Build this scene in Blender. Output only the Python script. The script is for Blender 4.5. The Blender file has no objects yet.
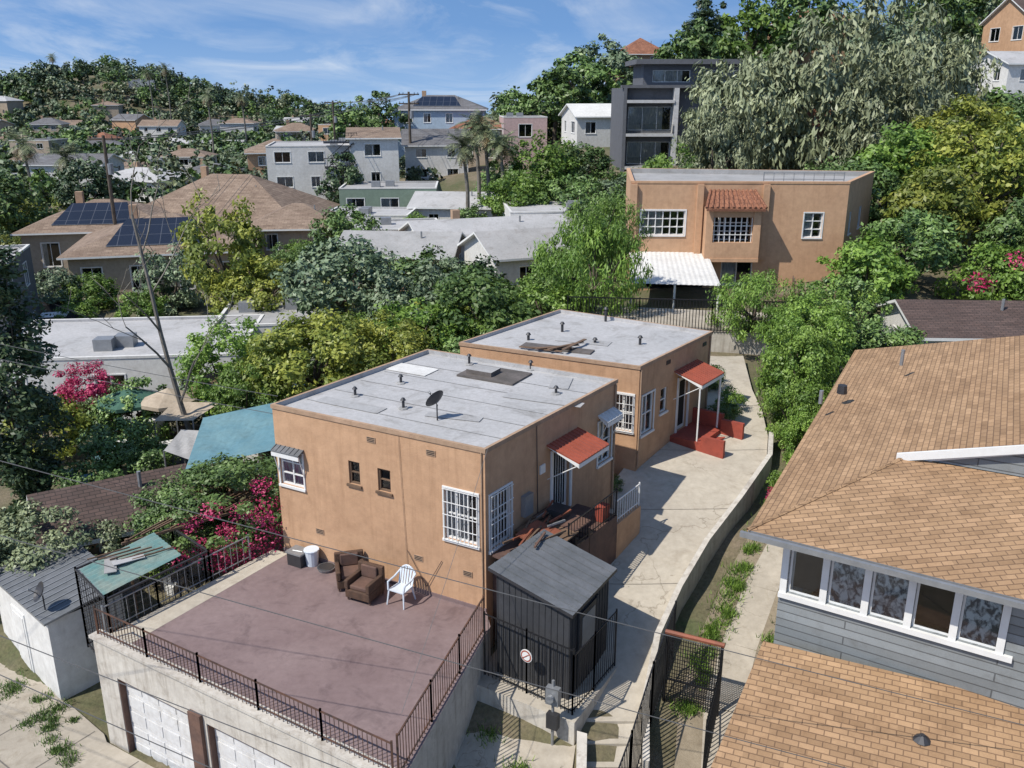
import bpy, math, random
import numpy as np
from mathutils import Vector
random.seed(7)
sc=bpy.context.scene
COL=sc.collection
# ---------------------------------------------------------------- materials
def newmat(name):
    m=bpy.data.materials.new(name);m.use_nodes=True
    nt=m.node_tree
    return m,nt,nt.nodes['Principled BSDF']
def N(nt,t,**k):
    n=nt.nodes.new(t)
    for a,b in k.items():setattr(n,a,b)
    return n
def mixc(nt,fac,a,b,mode='MIX'):
    n=nt.nodes.new('ShaderNodeMix');n.data_type='RGBA';n.blend_type=mode
    for s,v in ((0,fac),(6,a),(7,b)):
        if isinstance(v,(int,float)):n.inputs[s].default_value=v
        elif isinstance(v,tuple):n.inputs[s].default_value=(*v,1) if len(v)==3 else v
        else:nt.links.new(v,n.inputs[s])
    return n.outputs[2]
def ramp(nt,fac,a,b):
    n=nt.nodes.new('ShaderNodeMapRange');n.inputs[1].default_value=a;n.inputs[2].default_value=b
    n.clamp=True;nt.links.new(fac,n.inputs[0]);return n.outputs[0]
def noise(nt,vec,scale,detail=4,rough=.55,dist=0.):
    n=nt.nodes.new('ShaderNodeTexNoise');n.inputs['Scale'].default_value=scale;n.inputs['Detail'].default_value=detail
    n.inputs['Roughness'].default_value=rough;n.inputs['Distortion'].default_value=dist
    nt.links.new(vec,n.inputs['Vector']);return n.outputs['Fac']
def mapping(nt,vec,scale=(1,1,1),rot=(0,0,0)):
    n=nt.nodes.new('ShaderNodeMapping');n.inputs['Scale'].default_value=scale;n.inputs['Rotation'].default_value=rot
    nt.links.new(vec,n.inputs['Vector']);return n.outputs[0]
def bump(nt,b,h,strength,dist=.02):
    n=nt.nodes.new('ShaderNodeBump');n.inputs['Strength'].default_value=strength;n.inputs['Distance'].default_value=dist
    nt.links.new(h,n.inputs['Height']);nt.links.new(n.outputs[0],b.inputs['Normal'])
def surf(name,c,c2=None,big=.35,fine=6.,rough=.85,bmp=.3,streak=0,dirt=(.5,.45,.4),dirtamt=.5,metal=0.,fs=25.,cracks=0):
    """weathered surface: two base tones, fine mottling, optional vertical run-off streaks"""
    m,nt,b=newmat(name)
    tc=N(nt,'ShaderNodeTexCoord').outputs['Object']
    c2=c2 or tuple(x*.8 for x in c)
    f=ramp(nt,noise(nt,tc,big,5,.6,.3),.35,.65)
    col=mixc(nt,f,c,c2)
    g=ramp(nt,noise(nt,tc,fine,4,.7),.3,.75)
    col=mixc(nt,g,col,mixc(nt,1.,col,(.78,.77,.76),'MULTIPLY'))
    if streak:
        s=noise(nt,mapping(nt,tc,(3,3,.22)),1.6,5,.7)
        s=ramp(nt,s,.5,.8)
        mm=N(nt,'ShaderNodeMath',operation='MULTIPLY');nt.links.new(s,mm.inputs[0]);mm.inputs[1].default_value=streak
        col=mixc(nt,mm.outputs[0],col,mixc(nt,1.,col,dirt,'MULTIPLY'))
    d=ramp(nt,noise(nt,tc,big*2.7,6,.72,.8),.52,.72)
    mm=N(nt,'ShaderNodeMath',operation='MULTIPLY');nt.links.new(d,mm.inputs[0]);mm.inputs[1].default_value=dirtamt
    col=mixc(nt,mm.outputs[0],col,mixc(nt,1.,col,dirt,'MULTIPLY'))
    if cracks:
        v=N(nt,'ShaderNodeTexVoronoi',feature='DISTANCE_TO_EDGE');v.inputs['Scale'].default_value=cracks
        wn=N(nt,'ShaderNodeTexNoise');wn.inputs['Scale'].default_value=1.1;wn.inputs['Detail'].default_value=6;nt.links.new(tc,wn.inputs['Vector'])
        va=N(nt,'ShaderNodeVectorMath',operation='MULTIPLY_ADD');nt.links.new(wn.outputs['Color'],va.inputs[0]);va.inputs[1].default_value=(2.4,2.4,2.4);nt.links.new(tc,va.inputs[2])
        nt.links.new(va.outputs[0],v.inputs['Vector'])
        k=ramp(nt,v.outputs['Distance'],.0,.006)
        msk=ramp(nt,noise(nt,tc,.3,3),.45,.55)
        mk=N(nt,'ShaderNodeMath',operation='MAXIMUM');nt.links.new(k,mk.inputs[0]);nt.links.new(msk,mk.inputs[1])
        col=mixc(nt,mk.outputs[0],mixc(nt,1.,col,(.62,.6,.57),'MULTIPLY'),col)
    nt.links.new(col,b.inputs['Base Color'])
    b.inputs['Roughness'].default_value=rough;b.inputs['Metallic'].default_value=metal
    if bmp:bump(nt,b,noise(nt,tc,fs,3,.6),bmp)
    return m
def tiles(name,c1,c2,mortar,w=.32,h=.145,rough=.9,ms=.012,bmp=.6,var=(.75,.72,.7),off=.5,metal=0):
    m,nt,b=newmat(name)
    uv=N(nt,'ShaderNodeTexCoord').outputs['UV'];tc=N(nt,'ShaderNodeTexCoord').outputs['Object']
    br=N(nt,'ShaderNodeTexBrick');br.offset=off
    br.inputs['Color1'].default_value=(*c1,1);br.inputs['Color2'].default_value=(*c2,1);br.inputs['Mortar'].default_value=(*mortar,1)
    br.inputs['Scale'].default_value=1;br.inputs['Brick Width'].default_value=w;br.inputs['Row Height'].default_value=h
    br.inputs['Mortar Size'].default_value=ms;br.inputs['Mortar Smooth'].default_value=.3;br.inputs['Bias'].default_value=0
    nt.links.new(uv,br.inputs['Vector'])
    br2=N(nt,'ShaderNodeTexBrick');br2.offset=off
    br2.inputs['Color1'].default_value=(1,1,1,1);br2.inputs['Color2'].default_value=(.74,.73,.72,1);br2.inputs['Mortar'].default_value=(.85,.85,.85,1)
    br2.inputs['Scale'].default_value=1;br2.inputs['Brick Width'].default_value=w*2.7;br2.inputs['Row Height'].default_value=h
    br2.inputs['Mortar Size'].default_value=0
    nt.links.new(uv,br2.inputs['Vector'])
    col=mixc(nt,1.,br.outputs['Color'],br2.outputs['Color'],'MULTIPLY')
    f=ramp(nt,noise(nt,tc,.5,6,.65,.5),.4,.7)
    col=mixc(nt,f,col,mixc(nt,1.,col,var,'MULTIPLY'))
    f=ramp(nt,noise(nt,tc,2.2,5,.7,.3),.5,.75)
    col=mixc(nt,f,col,mixc(nt,1.,col,(.8,.78,.76),'MULTIPLY'))
    f=ramp(nt,noise(nt,tc,40,2,.6),.2,.8)
    col=mixc(nt,f,mixc(nt,1.,col,(.82,.82,.82),'MULTIPLY'),col)
    nt.links.new(col,b.inputs['Base Color']);b.inputs['Roughness'].default_value=rough;b.inputs['Metallic'].default_value=metal
    inv=N(nt,'ShaderNodeMath',operation='SUBTRACT');inv.inputs[0].default_value=1;nt.links.new(br.outputs['Fac'],inv.inputs[1])
    bump(nt,b,inv.outputs[0],bmp,.015)
    return m
def plain(name,c,rough=.6,metal=0,var=.25):
    m,nt,b=newmat(name)
    tc=N(nt,'ShaderNodeTexCoord').outputs['Object']
    f=noise(nt,tc,3,4,.7)
    col=mixc(nt,ramp(nt,f,.3,.7),c,tuple(x*(1-var) for x in c))
    nt.links.new(col,b.inputs['Base Color']);b.inputs['Roughness'].default_value=rough;b.inputs['Metallic'].default_value=metal
    return m
def glassmat():
    m,nt,b=newmat('window_glass')
    o=nt.nodes['Material Output']
    t=N(nt,'ShaderNodeBsdfTransparent');t.inputs[0].default_value=(.88,.9,.91,1)
    g=N(nt,'ShaderNodeBsdfGlossy');g.inputs['Roughness'].default_value=.04
    lw=N(nt,'ShaderNodeFresnel');lw.inputs[0].default_value=1.8
    mx=N(nt,'ShaderNodeMixShader');nt.links.new(lw.outputs[0],mx.inputs[0]);nt.links.new(t.outputs[0],mx.inputs[1]);nt.links.new(g.outputs[0],mx.inputs[2])
    nt.links.new(mx.outputs[0],o.inputs[0]);return m
def curtainmat(name,a,b_,sc_=(14,1.2,1)):
    m,nt,b=newmat(name)
    tc=N(nt,'ShaderNodeTexCoord').outputs['UV']
    f=noise(nt,mapping(nt,tc,sc_),1.5,3,.6,.6)
    col=mixc(nt,ramp(nt,f,.42,.58),a,b_);nt.links.new(col,b.inputs['Base Color']);b.inputs['Roughness'].default_value=.9
    return m
def leafmat(name,dark,mid,light,trans=0.):
    m,nt,b=newmat(name)
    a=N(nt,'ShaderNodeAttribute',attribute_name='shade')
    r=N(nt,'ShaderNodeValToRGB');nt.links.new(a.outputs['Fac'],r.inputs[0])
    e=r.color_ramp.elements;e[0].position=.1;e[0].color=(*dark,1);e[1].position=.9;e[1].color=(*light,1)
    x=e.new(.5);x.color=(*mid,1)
    oi=N(nt,'ShaderNodeObjectInfo')
    hs=N(nt,'ShaderNodeHueSaturation');nt.links.new(r.outputs[0],hs.inputs['Color'])
    mr=N(nt,'ShaderNodeMapRange');mr.inputs[3].default_value=1.0;mr.inputs[4].default_value=1.6;nt.links.new(oi.outputs['Random'],mr.inputs[0]);nt.links.new(mr.outputs[0],hs.inputs['Value'])
    nt.links.new(hs.outputs[0],b.inputs['Base Color']);b.inputs['Roughness'].default_value=.5
    if trans:
        o=nt.nodes['Material Output'];t=N(nt,'ShaderNodeBsdfTranslucent');nt.links.new(hs.outputs[0],t.inputs[0])
        mx=N(nt,'ShaderNodeMixShader');mx.inputs[0].default_value=trans
        nt.links.new(b.outputs[0],mx.inputs[1]);nt.links.new(t.outputs[0],mx.inputs[2]);nt.links.new(mx.outputs[0],o.inputs[0])
    return m
STUC=surf('orange_stucco',(.58,.36,.215),(.50,.305,.18),.3,3,.92,.35,streak=.75,dirt=(.72,.68,.64),dirtamt=.45)
STUC2=surf('orange_stucco_upper',(.60,.375,.225),(.54,.33,.2),.3,3,.92,.3,streak=.6,dirt=(.75,.7,.66),dirtamt=.4)
TRIMO=surf('stucco_edge',(.45,.30,.2),(.38,.26,.17),1,5,.9,.2)
BEIGE=surf('beige_stucco',(.46,.38,.29),(.4,.33,.25),.5,4,.9,.2,streak=.3)
ROOFG=surf('rolled_roofing',(.48,.475,.475),(.40,.40,.40),.4,8,.85,.25,dirt=(.62,.6,.57),dirtamt=.9)
ROOFG2=surf('rolled_roofing_aged',(.40,.395,.39),(.31,.31,.305),.5,8,.85,.25,dirt=(.65,.6,.55),dirtamt=.6)
LAP=surf('felt_lap',(.42,.42,.42),(.36,.36,.36),.5,8,.85,.1)
TARP=surf('tar_patch',(.09,.08,.07),(.15,.13,.12),2,9,.8,.3)
MAUVE=surf('terrace_coating',(.245,.18,.175),(.195,.137,.135),.45,5,.75,.15,dirt=(.6,.58,.6),dirtamt=.95)
CONC=surf('driveway_concrete',(.52,.47,.385),(.44,.395,.325),.35,4,.9,.25,dirt=(.66,.62,.57),dirtamt=.6,cracks=.16)
CONC2=surf('sidewalk_concrete',(.47,.42,.345),(.36,.32,.26),.5,4,.92,.3,dirt=(.55,.5,.42),dirtamt=.6,cracks=.3)
PARA=surf('parapet_plaster',(.62,.585,.52),(.52,.485,.43),.8,4,.9,.3,streak=.9,dirt=(.5,.45,.4),dirtamt=.6)
WHITE=plain('white_paint',(.76,.76,.74),.5,0,.12)
WHITE2=surf('white_stucco',(.72,.715,.69),(.64,.635,.61),.4,4,.9,.2,streak=.4,dirt=(.7,.68,.65),dirtamt=.3)
GDOOR=surf('garage_door_paint',(.72,.72,.71),(.64,.64,.64),.7,6,.6,.1,streak=.5,dirt=(.7,.66,.6))
BLACK=plain('black_iron',(.02,.02,.022),.45,.3)
RUST=surf('rusty_iron',(.13,.06,.035),(.05,.035,.03),3,12,.7,.1)
RUSTB=surf('rust_beam',(.33,.10,.05),(.2,.07,.04),2,12,.7,.1)
CHAR=surf('charcoal_siding',(.035,.037,.042),(.05,.052,.058),1.2,8,.7,.2)
SHEDR=surf('shed_roof_felt',(.15,.16,.175),(.11,.12,.13),1.4,10,.75,.2,dirt=(1.5,1.45,1.4),dirtamt=.4)
RED=surf('red_awning',(.42,.10,.055),(.33,.085,.05),1,8,.6,.1)
REDC=surf('red_painted_concrete',(.38,.075,.045),(.28,.06,.04),1.2,8,.7,.1)
WOOD=surf('old_wood',(.21,.13,.08),(.13,.085,.055),1.5,9,.85,.3)
WOODB=surf('brown_boards',(.16,.09,.065),(.10,.06,.05),2,9,.8,.3)
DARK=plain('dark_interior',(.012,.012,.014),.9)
GREYM=plain('grey_metal',(.32,.33,.34),.45,.4)
DKMET=plain('dark_metal',(.06,.06,.065),.5,.4)
JOINT=plain('expansion_joint',(.17,.155,.135),.9)
GLASS=glassmat()
CURT=curtainmat('pale_curtain',(.62,.6,.56),(.36,.36,.36))
CURT2=curtainmat('patterned_curtain',(.8,.8,.78),(.10,.11,.13),(5,3.5,1))
CURTP=curtainmat('pink_curtain',(.5,.12,.25),(.5,.45,.45))
SHING=tiles('tan_shingles',(.50,.32,.18),(.40,.25,.135),(.23,.14,.08),.30,.14,var=(.82,.79,.77))
SHING2=tiles('brown_shingles',(.15,.10,.085),(.115,.08,.07),(.05,.04,.035))
SHING3=tiles('sand_shingles',(.36,.27,.20),(.29,.21,.155),(.17,.12,.09),.5,.25)
SHING4=tiles('slate_shingles',(.21,.21,.22),(.17,.17,.18),(.1,.1,.1),.5,.25)
CLAY=tiles('clay_tiles',(.42,.19,.11),(.33,.14,.08),(.14,.06,.04),.22,.35,bmp=1)
SIDING=tiles('grey_siding',(.30,.325,.335),(.28,.305,.315),(.14,.15,.155),6,.2,.7,.014,1.,(.85,.85,.85))
SOLAR=tiles('solar_cells',(.012,.014,.025),(.015,.018,.03),(.10,.105,.12),1.0,1.65,.25,.03,.1,(1,1,1),0)
MODG=surf('modern_grey',(.13,.135,.15),(.115,.12,.135),.3,3,.8,.1)
MODW=surf('modern_light',(.58,.58,.58),(.52,.52,.52),.3,3,.8,.1)
TEAL=surf('teal_corrugated',(.12,.26,.25),(.24,.3,.26),1.5,8,.6,.2)
BTARP=surf('blue_tarp',(.12,.25,.30),(.17,.3,.33),.8,6,.5,.2)
BARK=surf('bark',(.14,.11,.085),(.08,.065,.05),2,10,.95,.6)
BARKG=surf('grey_bark',(.24,.22,.19),(.16,.145,.125),2,10,.95,.6)
WICK=surf('brown_wicker',(.07,.04,.025),(.12,.065,.04),6,40,.8,.8,fs=60)
PLAST=plain('white_plastic',(.62,.68,.74),.35,0,.1)
GRAVEL=surf('bare_soil',(.30,.25,.18),(.22,.18,.125),1.2,9,.95,.6)
# ---------------------------------------------------------------- mesh builder
class MB:
    def __init__(s):s.v=[];s.f=[];s.m=[];s.mats=[]
    def mi(s,m):
        if m not in s.mats:s.mats.append(m)
        return s.mats.index(m)
    def poly(s,pts,m):
        i=len(s.v);s.v+=[tuple(p) for p in pts];s.f.append(tuple(range(i,i+len(pts))));s.m.append(s.mi(m))
    def hexa(s,b,t,m,mt=None):
        """b,t: 4 bottom and 4 top points (same order)"""
        i=len(s.v);s.v+=[tuple(p) for p in b]+[tuple(p) for p in t]
        F=[(3,2,1,0),(4,5,6,7),(0,1,5,4),(1,2,6,5),(2,3,7,6),(3,0,4,7)]
        for k,f in enumerate(F):
            s.f.append(tuple(i+j for j in f));s.m.append(s.mi(mt if (mt and k==1) else m))
    def box(s,x,y,z,w,d,h,m,rot=0,mt=None):
        c,sn=math.cos(rot),math.sin(rot)
        q=[(x+a*c-b*sn,y+a*sn+b*c) for a,b in ((-w/2,-d/2),(w/2,-d/2),(w/2,d/2),(-w/2,d/2))]
        s.hexa([(*p,z) for p in q],[(*p,z+h) for p in q],m,mt)
    def prism(s,poly,z0,z1,m,mt=None):
        n=len(poly)
        for k in range(n):
            a,b=poly[k],poly[(k+1)%n]
            s.poly([(*a,z0),(*b,z0),(*b,z1),(*a,z1)],m)
        s.poly([(*p,z1) for p in poly],mt or m)
    def slab(s,pts,t,m,ms=None):
        ms=ms or m
        s.poly(pts,m);lo=[(p[0],p[1],p[2]-t) for p in pts]
        s.poly(lo[::-1],ms)
        for k in range(len(pts)):
            j=(k+1)%len(pts);s.poly([lo[k],lo[j],pts[j],pts[k]],ms)
    def tube(s,a,b,r0,r1,m,n=6,cap=True):
        a,b=Vector(a),Vector(b);d=(b-a)
        if d.length<1e-6:return
        d.normalize();u=d.orthogonal().normalized();w=d.cross(u)
        i=len(s.v)
        for c,r in ((a,r0),(b,r1)):
            for k in range(n):
                t=2*math.pi*k/n;s.v.append(tuple(c+u*(math.cos(t)*r)+w*(math.sin(t)*r)))
        for k in range(n):
            s.f.append((i+k,i+(k+1)%n,i+n+(k+1)%n,i+n+k));s.m.append(s.mi(m))
        if cap:
            s.f.append(tuple(i+n+k for k in range(n)));s.m.append(s.mi(m))
            s.f.append(tuple(i+k for k in reversed(range(n))));s.m.append(s.mi(m))
    def path(s,pts,r,m,n=6):
        for a,b in zip(pts,pts[1:]):s.tube(a,b,r,r,m,n)
    def build(s,name,parent=None,smooth=False):
        me=bpy.data.meshes.new(name);me.from_pydata(s.v,[],s.f)
        for m in s.mats:me.materials.append(m)
        me.polygons.foreach_set('material_index',s.m)
        uvl=me.uv_layers.new(name='UVMap');V=me.vertices
        for p in me.polygons:
            n=p.normal
            if abs(n.z)>.98:u=Vector((1,0,0));w=Vector((0,1,0))
            else:
                u=Vector((0,0,1)).cross(n).normalized();w=n.cross(u)
            for li in p.loop_indices:
                co=V[me.loops[li].vertex_index].co;uvl.data[li].uv=(co.dot(u),co.dot(w))
        if smooth:me.polygons.foreach_set('use_smooth',[True]*len(me.polygons))
        me.update()
        ob=bpy.data.objects.new(name,me);COL.objects.link(ob)
        if parent:ob.parent=parent
        return ob
def empty(name):
    e=bpy.data.objects.new(name,None);COL.objects.link(e);e.empty_display_size=.2;return e
class Frame:
    def __init__(s,A,B):
        s.A=Vector((A[0],A[1],0));d=Vector((B[0]-A[0],B[1]-A[1],0));s.L=d.length;s.e=d.normalized();s.n=Vector((s.e.y,-s.e.x,0))
    def p(s,a,z,d=0):
        q=s.A+s.e*a+s.n*d;return (q.x,q.y,z)
    def box(s,mb,s0,s1,z0,z1,d0,d1,m,mt=None):
        b=[s.p(s0,z0,d1),s.p(s1,z0,d1),s.p(s1,z0,d0),s.p(s0,z0,d0)]
        t=[(q[0],q[1],z1) for q in b];mb.hexa(b,t,m,mt)
def wall(mb,F,z0,z1,ops,m,depth=.12):
    S=sorted({0,F.L,*[o[0] for o in ops],*[o[1] for o in ops]});Z=sorted({z0,z1,*[o[2] for o in ops],*[o[3] for o in ops]})
    for a,b in zip(S,S[1:]):
        for c,d in zip(Z,Z[1:]):
            ms,mz=(a+b)/2,(c+d)/2
            if any(o[0]<ms<o[1] and o[2]<mz<o[3] for o in ops):continue
            mb.poly([F.p(a,c),F.p(b,c),F.p(b,d),F.p(a,d)],m)
    for o in ops:
        a,b,c,d=o
        for q in (((a,c),(b,c)),((b,c),(b,d)),((b,d),(a,d)),((a,d),(a,c))):
            (x,y),(x2,y2)=q
            mb.poly([F.p(x,y,0),F.p(x2,y2,0),F.p(x2,y2,-depth),F.p(x,y,-depth)],m)
def window(mb,F,a,b,c,d,cols=2,rows=1,fr=WHITE,curt=CURT,open_frac=.5,depth=.12,sill=True,trim=.0,bars=0):
    t=.05
    F.box(mb,a,a+t,c,d,-depth,-.05,fr);F.box(mb,b-t,b,c,d,-depth,-.05,fr)
    F.box(mb,a+t,b-t,c,c+t,-depth,-.052,fr);F.box(mb,a+t,b-t,d-t,d,-depth,-.052,fr)
    for k in range(1,cols):
        x=a+(b-a)*k/cols;F.box(mb,x-.02,x+.02,c+t,d-t,-depth+.005,-.06,fr)
    for k in range(1,rows):
        z=c+(d-c)*k/rows;F.box(mb,a+t,b-t,z-.018,z+.018,-depth+.008,-.063,fr)
    g=-depth+.02
    mb.poly([F.p(a+t,c+t,g),F.p(b-t,c+t,g),F.p(b-t,d-t,g),F.p(a+t,d-t,g)],GLASS)
    h=-depth-.0
    if curt:
        w=(b-a)*open_frac
        mb.poly([F.p(a,c,h),F.p(a+w,c,h),F.p(a+w,d,h),F.p(a,d,h)],curt)
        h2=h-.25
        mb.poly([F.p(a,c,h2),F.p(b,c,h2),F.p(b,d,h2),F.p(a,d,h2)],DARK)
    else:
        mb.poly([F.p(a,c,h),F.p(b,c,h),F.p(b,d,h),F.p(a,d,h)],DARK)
    if sill:F.box(mb,a-.06,b+.06,c-.07,c-.002,-.0,.06,fr)
    if trim:
        F.box(mb,a-trim,a-.002,c,d,.0,.03,fr);F.box(mb,b+.002,b+trim,c,d,.0,.03,fr);F.box(mb,a-trim,b+trim,d+.002,d+trim,0,.035,fr)
    if bars:
        n=bars
        for k in range(n+1):
            x=a+(b-a)*k/n;F.box(mb,x-.008,x+.008,c,d,.055,.071,WHITE)
        for k in range(5):
            z=c+(d-c)*k/4;F.box(mb,a-.02,b+.02,z-.009,z+.009,.074,.09,WHITE)
def inset(poly,t):
    n=len(poly);out=[]
    for k in range(n):
        p0,p1,p2=Vector(poly[k-1]),Vector(poly[k]),Vector(poly[(k+1)%n])
        e1=(p1-p0).normalized();e2=(p2-p1).normalized();n1=Vector((-e1.y,e1.x));n2=Vector((-e2.y,e2.x))
        bis=(n1+n2);bis=bis/ max(.3,bis.dot(n1));q=p1+bis*t;out.append((q.x,q.y))
    return out
def flatroof(mb,poly,ztop,drop,mroof,mcap,t=.16):
    i=inset(poly,t);n=len(poly);o=inset(poly,-.03)
    for k in range(n):
        j=(k+1)%n
        mb.poly([(*o[k],ztop),(*o[j],ztop),(*i[j],ztop),(*i[k],ztop)],mcap)
        mb.poly([(*o[k],ztop-.12),(*o[j],ztop-.12),(*o[j],ztop),(*o[k],ztop)],mcap)
        mb.poly([(*o[k],ztop-.12),(*poly[k],ztop-.12),(*poly[j],ztop-.12),(*o[j],ztop-.12)],mcap)
        mb.poly([(*i[k],ztop),(*i[j],ztop),(*i[j],ztop-drop),(*i[k],ztop-drop)],mroof)
    mb.poly([(*p,ztop-drop) for p in i],mroof)
def railing(mb,pts,h,sp,m,r=.012,rail=.02,lower=.1,posts=True):
    for a,b in zip(pts,pts[1:]):
        a,b=Vector(a),Vector(b);L=(b-a).length;n=max(1,int(L/sp))
        up=Vector((0,0,h))
        mb.tube(a+up,b+up,rail,rail,m,4);mb.tube(a+Vector((0,0,lower)),b+Vector((0,0,lower)),rail*.8,rail*.8,m,4)
        for k in range(n+1):
            q=a+(b-a)*k/n;mb.tube(q,q+up,r,r,m,4,False)
        if posts:
            for q in (a,b):mb.tube(q,q+Vector((0,0,h+.06)),.03,.03,m,4)
# ---------------------------------------------------------------- terrain
CP=np.array([(-12,20,-2.95),(-18,20,-2.95),(-8,13,-2.95),(0,10,-3),(-14,14,-2.95),(3,12,-3),(0,16.5,-2.1),(1,19,-1.25),(2.5,21,-.95),(10,10,-2.2),(-13,27,-1.8),(-9.5,26,-1.6),(-9,30,-1.2),
(-20,45,-2.6),(-30,45,-3.2),(-35,80,-3),(-20,60,-1.6),(-30,125,-1.2),(-60,150,-3),(0,45,-.2),(-5,36,-.6),(0,26,-.6),(1,32,.3),(5,33,.7),(4,24.5,-.3),(6.5,29,.5),(8,33,1.15),(9,37,1.4),(4.5,19.8,-1.35),(6,22,-.8),(8,26,-.1),(10,30,.7),(4.5,16,-2.3),(8,15,-1.6),
(8,45,1.9),(13,52,2.),(20,50,2.6),(16,38,1.3),(14,33,1.0),(25,45,1.6),(20,40,.4),(24,40,.4),(14,24,.5),(16,18,.2),(30,30,0),(40,45,4),(20,66,4.6),(10,75,2.),(20,100,5.3),(35,62,4.8),(35,82,7.5),(50,72,9),(52,112,13),(66,112,13),(80,150,24),(40,150,12),(20,150,8),(10,125,6),(0,125,3),(-15,130,1.5),(0,92,-.6),(-15,92,-1.4),
(100,100,20),(120,200,30),(60,220,20),(0,220,0),(-60,260,-4),(0,330,-5),(-60,60,-3),(-100,100,-4),(-100,200,-4),(-200,300,-5),(-200,150,-4),(-60,0,-3),(0,-40,-3),(60,0,0),(-250,450,-6),(0,450,-8),(200,300,20),(200,100,20),(250,450,5)],dtype=float)
def gz(x,y):
    x=np.atleast_1d(np.asarray(x,float));y=np.atleast_1d(np.asarray(y,float))
    d2=(x[...,None]-CP[:,0])**2+(y[...,None]-CP[:,1])**2
    w=1/(d2+1.5)**2;z=(w*CP[:,2]).sum(-1)/w.sum(-1)
    z=z+23*np.exp(-((x+172)/52)**2-((y-400)/70)**2)+9*np.exp(-((x+255)/50)**2-((y-380)/90)**2)+7*np.exp(-((x+95)/30)**2-((y-430)/60)**2)
    z=z-np.clip(y-450,0,None)*.07
    # the street cut in front of the garage
    s=(x+10.25)*(-.5201)+(y-19.35)*(-.8541)
    wst=np.clip((s+.3)/.4,0,1)*np.clip((-.6-x)/1.2,0,1)
    s2=(x+15.5)*(-.6)+(y-23.0)*(-.8)
    wst=np.maximum(wst,np.clip((s2+.2)/.4,0,1)*(x<-9.5))
    return z*(1-wst)+np.minimum(z,-3.0)*wst
def g(x,y):return float(gz(x,y)[0])
ys=np.concatenate([np.linspace(-120,8,20)[:-1],np.linspace(8,60,190)[:-1],np.linspace(60,160,80)[:-1],160+(np.linspace(0,1,90)**2.2)*2400])
xs=np.concatenate([-30-(np.linspace(1,0,70)**2.2)*1300,np.linspace(-30,30,200)[1:-1],30+(np.linspace(0,1,70)**2.2)*1300])
X,Y=np.meshgrid(xs,ys);Z=gz(X.ravel(),Y.ravel()).reshape(X.shape)
def gridmesh(name,X,Y,Z,mat):
    ny,nx=X.shape;me=bpy.data.meshes.new(name)
    co=np.stack([X,Y,Z],-1).reshape(-1,3)
    idx=np.arange(nx*ny).reshape(ny,nx)
    f=np.stack([idx[:-1,:-1],idx[:-1,1:],idx[1:,1:],idx[1:,:-1]],-1).reshape(-1,4)
    me.vertices.add(len(co));me.vertices.foreach_set('co',co.ravel())
    me.loops.add(f.size);me.loops.foreach_set('vertex_index',f.ravel().astype(np.int32))
    me.polygons.add(len(f));me.polygons.foreach_set('loop_start',np.arange(len(f),dtype=np.int32)*4);me.polygons.foreach_set('loop_total',np.full(len(f),4,np.int32))
    me.update(calc_edges=True);me.validate();me.polygons.foreach_set('use_smooth',[True]*len(f))
    me.materials.append(mat);o=bpy.data.objects.new(name,me);COL.objects.link(o);return o
def groundmat():
    m,nt,b=newmat('hill_ground')
    tc=N(nt,'ShaderNodeTexCoord').outputs['Object']
    c=mixc(nt,ramp(nt,noise(nt,tc,.12,8,.65),.42,.58),(.22,.175,.12),(.075,.095,.035))
    c=mixc(nt,ramp(nt,noise(nt,tc,1.4,6,.7),.4,.7),c,(.13,.115,.06))
    c=mixc(nt,ramp(nt,noise(nt,tc,9,4,.7),.4,.8),c,mixc(nt,1.,c,(.5,.5,.5),'MULTIPLY'))
    nt.links.new(c,b.inputs['Base Color']);b.inputs['Roughness'].default_value=.95
    bump(nt,b,noise(nt,tc,6,5,.7),.6,.08);return m
GROUND=groundmat()
gridmesh('ground',X,Y,Z,GROUND)
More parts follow.
